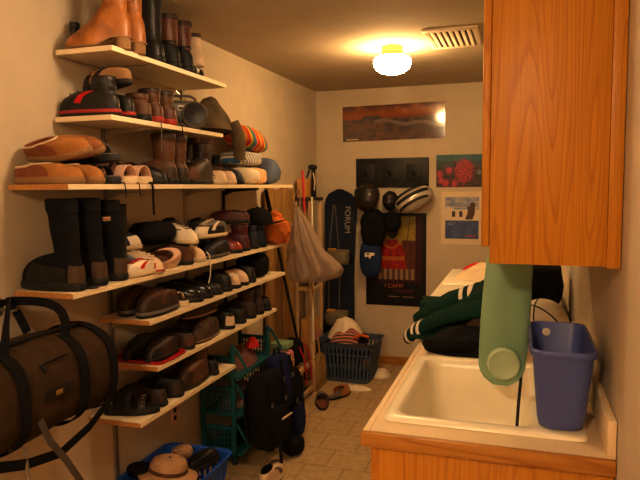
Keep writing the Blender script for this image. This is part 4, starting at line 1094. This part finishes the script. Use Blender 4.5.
# ------------------------------------------------------------------ duffel bag on the left wall
t = thing('coat_hook', 'small wall hook carrying the handles of the brown duffel bag', 'hook', (XL + .0005, 1.70, 1.17))
MB().box((0, -.015, -.03), (.006, .015, .03), .002).build('plate', STEEL, t)
MB().tube([(.006, 0, -.005), (.055, 0, -.012), (.085, 0, -.005), (.10, 0, .02)], .005, 8).build('prong', STEEL, t)
DUF = fab('brown_duffel_canvas', (.058, .034, .016), .2)
t = thing('duffel_bag', 'brown canvas duffel bag with black straps hanging on the left wall', 'duffel bag', (0, 0, 0))
rg = []
DX, DZ = -1.585, .925
def dsec(y, k, n=28):
    sag = .010 * noise.noise(Vector((y * 5, 0, 2)))
    return [(DX + .155 * k * sgp(cos(a), .8), y, DZ + sag + .155 * k * sgp(sin(a), .75) + .008 * noise.noise(Vector((cos(a) * 2, y * 6, sin(a) * 2)))) for a in [2 * pi * j / n for j in range(n)]]
ys = [1.14, 1.145, 1.16, 1.20] + [1.20 + .66 * i / 14 for i in range(1, 15)] + [1.90, 1.925, 1.94, 1.945]
ks = [.55, .8, .93, 1.0] + [1.0 + .03 * sin(pi * i / 14) for i in range(1, 15)] + [1.0, .93, .8, .55]
MB().loft([dsec(y, k) for y, k in zip(ys, ks)]).build('body', DUF, t, angle=60)
for y in (1.19, 1.885):
    MB().loft([dsec(y - .02, 1.03), dsec(y - .02, 1.055), dsec(y + .02, 1.055), dsec(y + .02, 1.03)], cap0=False, cap1=False).build('end_piping', BLACKF, t)
def dpt(y, a, k=1.065):
    return Vector((DX + .155 * k * sgp(cos(a), .8), y, DZ + .155 * k * sgp(sin(a), .75)))
for y in (1.45, 1.72):
    MB().ribbon([dpt(y, radians(a), 1.075) for a in range(-80, 71, 10)], (0, 1, 0), .042, .004).build('strap_band', BLACKF, t)
for sg, a0 in ((1, 62), (-1, 112)):
    p0, p1 = dpt(1.45, radians(a0)), dpt(1.72, radians(a0))
    ap = Vector((-1.682, 1.655, 1.205 if sg > 0 else 1.195)) + Vector((.012 * sg, 0, 0))
    pts = []
    for i in range(17):
        u = i / 16
        if u < .5:
            q = u * 2; p = p0.lerp(ap, q) + Vector((.05 * sg * sin(pi * q), -.045 * sin(pi * q), .05 * sin(pi * q)))
        else:
            q = u * 2 - 1; p = ap.lerp(p1, q) + Vector((.05 * sg * sin(pi * q), .035 * sin(pi * q), .04 * sin(pi * q)))
        pts.append(p)
    MB().ribbon(pts, Vector((.3, .25, .8)), .030, .006).build('hanging_handle', BLACKF, t)
MB().ribbon([(DX + .02, 1.20 + .66 * i / 12, DZ + .165) for i in range(13)], (1, 0, 0), .03, .004).build('zip', BLACKP, t)
o = MB().box((DX + .162, 1.535, DZ - .012), (DX + .168, 1.645, DZ + .025), .002).build('badge', BLACKP, t)
MB().box((DX + .1682, 1.575, DZ - .002), (DX + .170, 1.605, DZ + .014), .003).build('brass_plate', M('brass_badge', (.45, .28, .08), rough=.35, metal=.5), o)
MB().ribbon([(DX + .168, 1.535, DZ + .085), (DX + .150, 1.53, DZ + .108), (DX + .150, 1.66, DZ + .112)], (.4, 0, 1), .012, .003).build('pocket_zip', BLACKP, t)
MB().ribbon([dpt(1.90, radians(-40)), (DX + .165, 1.80, .795), (DX + .168, 1.73, .762), (DX + .167, 1.585, .727), (DX + .166, 1.44, .752), (DX + .165, 1.30, .80)], Vector((.2, -.1, 1)), .034, .004).build('shoulder_strap', BLACKF, t)
MB().ribbon([(DX + .166, 1.505, DZ - .06), (DX + .175, 1.53, .79), (DX + .178, 1.595, .70), (DX + .175, 1.66, .60), (DX + .17, 1.72, .48)], Vector((0, 1, .2)), .024, .003).build('loose_strap', fab('grey_webbing', (.10, .085, .07)), t)
MB().tube([(DX + .162, 1.44, .80), (DX + .168, 1.44, .74), (DX + .168, 1.445, .68), (DX + .168, 1.45, .62)], .006, 8).build('strap_clip', STEEL, t)

# ------------------------------------------------------------------ blue basket of hats and shoes on the floor
def basket(name, label, cat, loc, rot, x, y, h, flare, mat, slots=True, n=None):
    t = thing(name, label, cat, loc, rot)
    def rr(z, g=0.0, r=.06): 
        f = z / h; return rrect(-x / 2 * (1 - flare * (1 - f)) + g, x / 2 * (1 - flare * (1 - f)) - g, -y / 2 * (1 - flare * (1 - f)) + g, y / 2 * (1 - flare * (1 - f)) - g, r, z, 5)
    MB().loft([rr(0), rr(.035), rr(.035, .004), rr(.005, .004)]).build('base', mat, t)
    MB().loft([rr(h - .05), rr(h - .012), rr(h, -.014), rr(h - .004, .004), rr(h - .05, .004)], loop=True).build('rim', mat, t)
    per = rr(.03); top = rr(h - .045); m = len(per); mb = MB()
    # evenly spaced vertical slats round the perimeter
    def walk(pts, d):
        q = [Vector(p) for p in pts]; tot = [(q[(i + 1) % len(q)] - q[i]).length for i in range(len(q))]; L = sum(tot); d *= L
        for i, l in enumerate(tot):
            if d <= l: return q[i].lerp(q[(i + 1) % len(q)], d / max(l, 1e-9)), (q[(i + 1) % len(q)] - q[i]).normalized()
            d -= l
        return q[0], Vector((1, 0, 0))
    k = n or 40
    for i in range(k):
        a, d = walk(per, i / k); b, _ = walk(top, i / k)
        mb.ribbon([a, b], d, .016, .004)
    for z in (h * .38, h * .68): mb.loft([rr(z), rr(z + .012), rr(z + .012, .004), rr(z, .004)], loop=True)
    mb.build('slat_wall', mat, t, False)
    return t
bb = basket('blue_basket', 'bright blue plastic basket of hats on the floor under the shelves', 'basket', (-1.555, 2.50, 0), RX(0), .37, .46, .255, .16, BLUEP2, n=46)
o = MB().heap(.12, .15, .13, 6, .2, 7, (-1.55, 2.49, .10)).build('dark_clothing', NAVYF); tag(o, 'dark blue clothing filling the bright blue basket', 'clothing')
t = thing('sun_hat', 'tan cloth hat lying on top of the bright blue basket', 'hat', (-1.555, 2.42, .245), RX(10, -4, 8))
HATF = fab('tan_hat_cloth', (.46, .28, .16), .15)
MB().lathe([(.135, .0), (.14, .004), (.092, .022), (.088, .05), (.078, .072), (.05, .084), (.02, .086), (.002, .085)], n=40).build('hat_body', HATF, t)
MB().lathe([(.0895, .024), (.0915, .026), (.0905, .042), (.0885, .044)], n=40).build('hat_band', BRNL, t)
MB().lathe([(.004, .084), (.008, .087), (.001, .089)], n=12).build('button', BLKL, t)
shoe('loafer', 'dark shoe poking out of the right end of the bright blue basket', 'shoe', (-1.46, 2.60, .225), RX(60, 0, -8), BLKL, BLKR, dict(LOW, L=.18, W=.08, hc=.06))
o = MB().blob((-1.60, 2.625, .262), (.10, .085, .07), 2.5, .012, 14, 3).build('rolled_sock', fab('beige_knit', (.40, .25, .15))); tag(o, 'beige rolled sock beside the tan hat in the blue basket', 'sock')
o = MB().blob((-1.68, 2.38, .265), (.13, .10, .075), 2.4, .016, 12, 4).build('knit_glove', BLACKF); tag(o, 'black glove by the wall side of the tan hat', 'glove')

# ------------------------------------------------------------------ teal stacking rack
TX0, TX1, TY0, TY1 = XL + .02, -1.525, 3.09, 3.60
t = thing('stacking_bin_rack', 'teal plastic rack of stacked open-front grid bins at the end of the lowest shelf', 'storage rack', (0, 0, 0))
for y in (TY0, TY1):
    for x in (TX0 + .012, TX1 - .012):
        top = .70 if x > -1.6 else .66
        MB().box((x - .012, y - .012, 0), (x + .012, y + .012, top), .004).build('post', TEALP, t)
for k, z0 in enumerate((.055, .285, .505)):
    h = .17 if k < 2 else .13
    b = MB().box((TX0, TY0, z0), (TX1 + .03, TY1, z0 + .008), .002).build('bin_floor', TEALP, t, False)
    for y in (TY0 - .002, TY1 + .002):
        mb = MB()
        mb.box((TX0 + .024, y - .004, z0), (TX1 - .024, y + .004, z0 + .018)); mb.box((TX0 + .024, y - .004, z0 + h - .02), (TX1 - .024, y + .004, z0 + h))
        for i in range(9):
            x = TX0 + .03 + (TX1 - TX0 - .06) * i / 8; mb.box((x - .0035, y - .003, z0 + .01), (x + .0035, y + .003, z0 + h - .01))
        for i in range(1, 5):
            z = z0 + h * i / 5; mb.box((TX0 + .024, y - .003, z - .003), (TX1 - .024, y + .003, z + .003))
        # sloping front cheek
        mb.loft([[(TX1 - .006, y + s, z0 + h + (.02 if k < 2 else .05)), (TX1 + .012, y + s, z0 + h + (.02 if k < 2 else .05)), (TX1 + .085, y + s, z0 + h * .45), (TX1 + .075, y + s, z0 + h * .40)] for s in (-.005, .005)])
        mb.loft([[(TX1 + .085, y + s, z0 + h * .47), (TX1 + .085, y + s, z0 + h * .35), (TX1 + .03, y + s, z0), (TX1 + .015, y + s, z0 + .0)] for s in (-.005, .005)])
        mb.build('grid_side', TEALP, b, False)
    mb = MB()
    mb.box((TX1 + .076, TY0 + .004, z0 + h * .36), (TX1 + .088, TY1 - .004, z0 + h * .47), .003)
    for i in range(14):
        y = TY0 + .02 + (TY1 - TY0 - .04) * i / 13; mb.ribbon([(TX1 + .03, y, z0 + .004), (TX1 + .082, y, z0 + h * .40)], (0, 1, 0), .006, .004)
    mb.build('front_lip', TEALP, b, False)
o = MB().heap(.085, .20, .10, 8, .5, 10, (-1.62, 3.33, .5145)).build('gloves_and_hats', plaid('knit_pattern', [(.10, .06, .05), (.35, .2, .13), (.06, .05, .06), (.3, .03, .03)], (38, 20))); tag(o, 'knitted hats heaped in the top teal bin', 'knitwear', kind='stuff')
o = MB().heap(.04, .06, .055, 1, .3, 14, (-1.565, 3.42, .61)).build('red_mitten', REDF); tag(o, 'red mitten on top of the teal rack', 'mitten')
o = MB().heap(.085, .20, .10, 12, .5, 12, (-1.63, 3.33, .294)).build('scarf', plaid('pink_plaid', [(.45, .25, .2), (.08, .05, .05), (.5, .4, .32), (.2, .08, .08)], (45, 40))); tag(o, 'pink and white plaid scarf in the middle teal bin', 'scarf')
o = MB().heap(.085, .20, .075, 13, .5, 12, (-1.63, 3.33, .064)).build('shin_guards', BLACKF); tag(o, 'black gear in the bottom teal bin', 'gear', kind='stuff')

def backpack(name, label, loc, rot, size, mat, mat2, pocket=True):
    t = thing(name, label, 'backpack', loc, rot)
    w, d, h = size
    MB().blob((0, 0, h / 2), (d, w, h), 4.2, .022, 11, int(h * 100), ridge=.5, flat=-h / 2).build('body', mat, t)
    for z, yy in ((h * .62, -w * .30), (h * .62, w * .30)):
        st = MB().ribbon([(d * .50, yy, z + .12), (d * .56, yy, z), (d * .60, yy + .005, z - .10), (d * .60, yy + .01, z - .16)], (0, 1, 0), .018, .004).build('compression_strap', BLACKF, t)
        MB().box((d * .57, yy - .013, z - .015), (d * .60, yy + .013, z + .012), .003).build('buckle', GREYP, st)
    if pocket: MB().blob((d * .46, 0, h * .32), (d * .5, w * .78, h * .5), 3, .01, 9, 3).build('front_pocket', mat2, t)
    MB().tube([(d * .50 * cos(a) * .8, w * .5 * .8 * sin(a), h * .80 + .02 * cos(a)) for a in [2 * pi * j / 30 for j in range(30)]], .005, 6, closed=True).build('zip', BLACKP, t)
    MB().tube([(0, -.03, h - .01), (0, -.025, h + .04), (0, .025, h + .04), (0, .03, h - .01)], .007, 8).build('grab_loop', BLACKF, t)
    for sg in (-1, 1):
        MB().ribbon([(-d * .3, sg * w * .25, h * .93), (-d * .52, sg * w * .36, h * .8), (-d * .56, sg * w * .42, h * .45), (-d * .40, sg * w * .46, h * .14)], (0, 1, .1), .045, .010).build('shoulder_strap', BLACKF, t)
    return t
NYLB = fab('navy_blue_nylon', (.018, .022, .085), .2)
t = backpack('backpack', 'big black backpack hung on the front of the teal rack', (-1.330, 3.135, .115), RX(-8, 0, -5), (.25, .14, .43), BLACKF, BLACKF)
MB().ribbon([(.10, -.06, .10), (.105, -.07, .0), (.10, -.075, -.112)], (0, 1, 0), .03, .004).build('dangling_strap', BLACKF, t)
MB().box((.118, -.05, .18), (.126, .06, .19), .002).build('reflective_strip', CREAMF, t)
t = backpack('backpack', 'navy backpack hanging just right of the big black backpack', (-1.342, 3.335, .26), RX(-10, 0, -5), (.17, .115, .33), NYLB, NYLB, False)
o = backpack('school_bag', 'black satchel standing behind the black backpack beside the teal rack', (-1.350, 3.500, .002), RX(-6), (.15, .12, .46), BLACKF, NYLB)
o = MB().blob((-1.262, 3.315, .055), (.11, .13, .108), 2.5, .018, 12, 3, ridge=.4, flat=-.054).build('lunch_bag', BLACKF); tag(o, 'small black pouch on the floor at the foot of the black backpack', 'bag')

# ------------------------------------------------------------------ wooden crate stand with bags
t = thing('wooden_rack', 'pale wooden open-ended rack with two posts standing on the floor', 'rack', (0, 0, 0))
CRW = oak('cream_painted_wood', (.72, .52, .30), (.62, .42, .22), 'Z')
for x, y, h in ((-1.505, 3.88, .43), (-1.505, 4.40, .40), (-1.70, 3.88, .40), (-1.70, 4.40, .40)):
    MB().box((x - .018, y - .022, 0), (x + .018, y + .022, h), .004).build('post', CRW, t)
for y in (3.88, 4.40):
    MB().box((-1.682, y - .012, .04), (-1.523, y + .012, .09), .003).build('cross_rail', CRW, t)
for z in (.03, .23):
    MB().box((-1.515, 3.902, z), (-1.495, 4.378, z + .035), .003).build('long_rail', CRW, t); MB().box((-1.71, 3.902, z), (-1.69, 4.378, z + .035), .003).build('long_rail', CRW, t)
mb = MB()
for k in range(6): mb.box((-1.689, 3.93 + k * .075, .231), (-1.516, 3.985 + k * .075, .243))
mb.build('slat_shelf', CRW, t, False)
mt = t
t = thing('tote_bag', 'dark tote bag with red straps standing on the pale wooden rack', 'bag', (-1.60, 4.205, .2665))
MB().blob((0, 0, .10), (.15, .15, .20), 3, .016, 10, 2, ridge=.4, flat=-.10).build('body', BLACKF, t)
for y in (-.05, .06): MB().tube([(.075, y, .15), (.11, y + .01, .06), (.115, y + .03, -.05), (.11, y + .05, -.14)], .007, 6).build('red_strap', fab('red_webbing', (.5, .03, .05)), t)
t = thing('toiletry_bag', 'pink and white patterned bag at the near end of the pale wooden rack', 'bag', (-1.60, 4.00, .2665))
MB().blob((0, 0, .085), (.15, .17, .17), 2.8, .018, 12, 6, ridge=.4, flat=-.085).build('body', plaid('pink_pattern', [(.5, .25, .22), (.6, .45, .35), (.35, .1, .12)], (30, 34)), t)
MB().blob((.05, .02, .14), (.06, .08, .06), 2.4, .012, 14, 6).build('side_pouch', PINKF, t)
o = MB().box((-1.665, 3.935, .452), (-1.535, 4.065, .495), .008).build('pale_green_box', M('pale_green_plastic', (.26, .42, .26), rough=.5)); tag(o, 'flat pale green box on top of the patterned bag', 'box')
o = MB().blob((-1.60, 4.14, .115), (.14, .38, .10), 2.6, .02, 10, 3, ridge=.5).build('bundled_towels', GREYF); tag(o, 'dark bundle under the slats of the pale wooden rack', 'bundle')

# ------------------------------------------------------------------ far left corner: boards, pole, plastic bag, narrow stand
for k in range(4):
    y = 4.04 + k * .145
    o = MB().box((XL + .016 + .0, y, 0), (XL + .040, y + .13, 1.585 - (k % 2) * .012), .004, rot=Matrix.Rotation(radians(.6), 3, 'Y'), piv=(XL + .03, y, 0)).build('pine_board', WOODL)
    tag(o, 'pale pine board upright against the left wall, %s from the shelves' % ('first', 'second', 'third', 'fourth')[k], 'board', 'pine boards against the wall')
t = thing('hockey_stick', 'long thin black stick leaning across the ends of the shelves', 'stick', (0, 0, 0))
MB().tube([(-1.605, 3.765, 1.572), (-1.60, 4.31, .446), (-1.598, 4.527, .006)], .0115, 8).build('shaft', BLACKP, t)
MB().tube([(-1.605, 3.766, 1.570), (-1.605, 3.782, 1.535), (-1.604, 3.83, 1.435)], .0145, 8).build('grip', BLACKF, t)

t = thing('narrow_stand', 'narrow pale stand with a dark top in the far left corner', 'stand', (0, 0, 0))
NX0, NX1, NY0, NY1 = -1.742, -1.596, 4.66, 4.94
for x in (NX0 + .012, NX1 - .012):
    for y in (NY0 + .012, NY1 - .012):
        MB().box((x - .012, y - .012, 0), (x + .012, y + .012, 1.478), .003).build('upright', CRW, t)
MB().box((NX0 - .005, NY0 - .01, 1.479), (NX1 + .01, NY1 + .01, 1.503), .004).build('top', M('dark_top', (.05, .035, .025), rough=.5), t)
MB().box((NX0 + .004, NY0 + .026, .02), (NX1 - .004, NY1 - .026, .045), .003).build('bottom_shelf', CRW, t)
MB().box((NX0 + .004, NY0 + .026, .74), (NX1 - .004, NY1 - .026, .765), .003).build('middle_shelf', CRW, t)
o = MB().blob((-1.65, 4.80, .955), (.12, .17, .37), 3, .014, 10, 4).build('brown_sack', fab('brown_cloth', (.20, .12, .07), .2)); tag(o, 'brown sack on the middle shelf of the narrow stand', 'sack')
o = MB().box((-1.715, 4.70, .047), (-1.615, 4.90, .50), .01).build('cardboard_carton', CARD); tag(o, 'tall cardboard carton at the bottom of the narrow stand', 'carton')
o = MB().box((-1.730, 4.70, 1.504), (-1.645, 4.83, 1.655), .003).build('cardboard_box', CARD); tag(o, 'small brown cardboard box on top of the narrow stand', 'box')
t = thing('strapped_gear', 'black strapped gear standing beside the small cardboard box', 'gear', (-1.618, 4.80, 1.504))
MB().tube([(-.01, .02, .0), (.0, 0, .08), (-.006, -.004, .16), (.0, 0, .235)], [.022, .018, .014, .018], 12).build('stem', BLACKP, t)
MB().blob((-.01, 0, .245), (.075, .06, .045), 2.6, .004, 12, 2).build('head', BLACKP, t)
MB().tube([(.0, -.017, .20), (.016, -.024, .13), (.01, -.022, .06)], .005, 6).build('pale_strap', CREAMF, t)
t = thing('tool_handle', 'thin black handle sticking up behind the small cardboard box', 'tool', (-1.695, 4.855, 1.504))
MB().tube([(0, 0, 0), (.0, 0, .17), (.02, 0, .225)], [.006, .007, .009], 8).build('handle', BLACKP, t)
o = MB().tube([(-1.583, 4.645, 1.51), (-1.583, 4.640, .02)], .009, 8).build('white_pole', WHITEM); tag(o, 'slim white pole standing against the narrow stand', 'pole')

t = thing('broom', 'broom with a red grip leaning beside the plastic bag', 'broom', (0, 0, 0))
MB().tube([(-1.572, 4.395, 1.715), (-1.565, 4.415, 1.40)], .0095, 8).build('red_grip', M('red_gloss', (.55, .04, .05), rough=.35), t)
MB().tube([(-1.565, 4.415, 1.40), (-1.50, 4.55, .26)], .0085, 8).build('wooden_handle', WOODL, t)
MB().loft([[(x + .0, y, z) for x, y in ((-1.50 - .02, 4.55 - w), (-1.50 + .02, 4.55 - w), (-1.50 + .02, 4.55 + w), (-1.50 - .02, 4.55 + w))] for z, w in ((.27, .03), (.22, .09), (.004, .12))]).build('bristles', fab('straw_bristles', (.40, .26, .10), .3), t)

def plastic(name, col):
    m = bpy.data.materials.new(name); m.use_nodes = True; b = m.node_tree.nodes['Principled BSDF']
    b.inputs['Base Color'].default_value = (*col, 1); b.inputs['Roughness'].default_value = .45
    b.inputs['Alpha'].default_value = .74; b.inputs['Subsurface Weight'].default_value = .0
    b.inputs['Transmission Weight'].default_value = .25; b.inputs['IOR'].default_value = 1.1
    return m
PLB = plastic('milky_plastic_film', (.46, .35, .28))
t = thing('plastic_bag', 'big milky white plastic bag hanging between the shelves and the snowboard', 'plastic bag', (-1.455, 4.19, 0))
prof = [(1.44, .014, .010, -.085), (1.40, .030, .02, -.075), (1.33, .060, .04, -.06), (1.24, .095, .06, -.045), (1.15, .125, .08, -.025), (1.07, .15, .09, -.005), (1.00, .175, .095, .015), (.95, .165, .095, .015), (.915, .13, .08, -.01), (.90, .05, .04, -.02)]
rg = []
pr2 = []
for i in range(len(prof) - 1):
    for k in range(4):
        pr2.append(tuple(p + (q - p) * k / 4 for p, q in zip(prof[i], prof[i + 1])))
pr2.append(prof[-1])
for z, rx, ry, cx in pr2:
    ring = []
    for j in range(88):
        a = 2 * pi * j / 88; f = 1 + .16 * noise.noise(Vector((cos(a) * 4, sin(a) * 4, z * 5))) + .10 * sin(a * 9 + z * 6 + 2 * noise.noise(Vector((cos(a), sin(a), z * 6)))) + .10 * noise.noise(Vector((cos(a) * 9, sin(a) * 9, z * 22)))
        tip = .06 * max(0, cos(a)) ** 6 * sm(1.15, 1.0, z) * sm(.9, .97, z)
        ring.append((cx + (rx * f + tip) * cos(a), ry * f * sin(a), z + .015 * noise.noise(Vector((cos(a) * 3, sin(a) * 3, z * 8 + 5)))))
    rg.append(ring)
MB().loft(rg).build('bag', PLB, t, angle=80)
for sg in (-1, 1):
    MB().ribbon([(-.085 + .012 * sg, .01 * sg, 1.435), (-.09 + .02 * sg, .02 * sg, 1.50), (-.125 + .01 * sg, .12, 1.555), (-.142, .215, 1.575)], (.5, 0, 1), .018, .003).build('hanging_handle', PLB, t)

# ------------------------------------------------------------------ laundry basket with clothes, floor clutter
basket('laundry_basket', 'slate blue laundry basket heaped with clothes on the floor by the far wall', 'laundry basket', (-1.330, 4.86, 0), RX(-3), .48, .38, .335, .20, SLATEP, n=44)
o = MB().heap(.19, .14, .165, 21, .30, 6, (-1.32, 4.86, .19), rings=16).build('laundry_heap', NAVYF); tag(o, 'dark laundry filling the slate blue basket', 'laundry')
o = MB().heap(.16, .12, .15, 9, .35, 8, (-1.375, 4.90, .325)).build('white_shirt', WHITEF); tag(o, 'white shirt on top of the slate blue laundry basket', 'shirt')
o = MB().heap(.15, .07, .105, 14, .5, 12, (-1.325, 4.755, .315)).build('red_garment', plaid('red_multi_print', [(.55, .03, .03), (.6, .45, .3), (.5, .10, .02), (.03, .03, .05), (.04, .15, .18)], (33, 26))); tag(o, 'red and orange printed garment at the front of the laundry basket', 'garment')
o = MB().heap(.05, .05, .07, 15, .4, 12, (-1.195, 4.75, .335)).build('black_garment', BLACKF); tag(o, 'black garment with an orange edge at the right of the laundry basket', 'garment')
o = MB().tube([(-1.26, 4.70, .375), (-1.20, 4.70, .405), (-1.14, 4.72, .385)], .012, 8).build('orange_band', fab('orange_band', (.6, .14, .02))); tag(o, 'orange waistband lying over the black garment in the laundry basket', 'band')
o = sheet('pale_cloth', lambda u, v: (-1.592 - .02 * v, 4.70 + .16 * u, .40 - .40 * v + .012 * noise.noise(Vector((u * 8, v * 8, 2)))), 10, 18, PINKF); tag(o, 'pale pink cloth hanging off the left end of the laundry basket', 'cloth')
for k, (x, y, rx_, ry_, lab) in enumerate(((-1.10, 4.98, .085, .10, 'white cloth crumpled on the floor right of the laundry basket'), (-1.215, 4.575, .13, .05, 'white cloth lying flat on the floor in front of the laundry basket'))):
    o = MB().heap(rx_, ry_, .05 - .02 * k, 30 + k, .4, 12, (x, y, .0008)).build('floor_cloth', WHITEF); tag(o, lab, 'cloth')
SLG = lea('grey_slipper_leather', (.16, .12, .10), .7); SLO = lea('orange_slipper_leather', (.42, .17, .05), .6)
SLP = dict(L=.25, W=.10, hc=.062, ht=.058, sole=.016, cl=.22, cw=.75, xc=-.04)
shoe('slipper', 'grey slipper on the tiles, nearer to the pale wooden rack', 'slipper', (-1.355, 4.165, .0008), RX(108), SLG, BLKR, SLP, lining=RUST, back=False)
shoe('slipper', 'orange brown slipper on the tiles, nearer to the laundry basket', 'slipper', (-1.285, 4.375, .0008), RX(62), SLO, BLKR, SLP, lining=GRYL, back=False)
shoe('sneaker', 'pale shoe on the floor at the bottom edge of the photo', 'sneaker', (-1.26, 2.985, .0008), RX(80), CREL, CRES, dict(LOW, L=.25), lace=BLKL, stripe=GRYL)
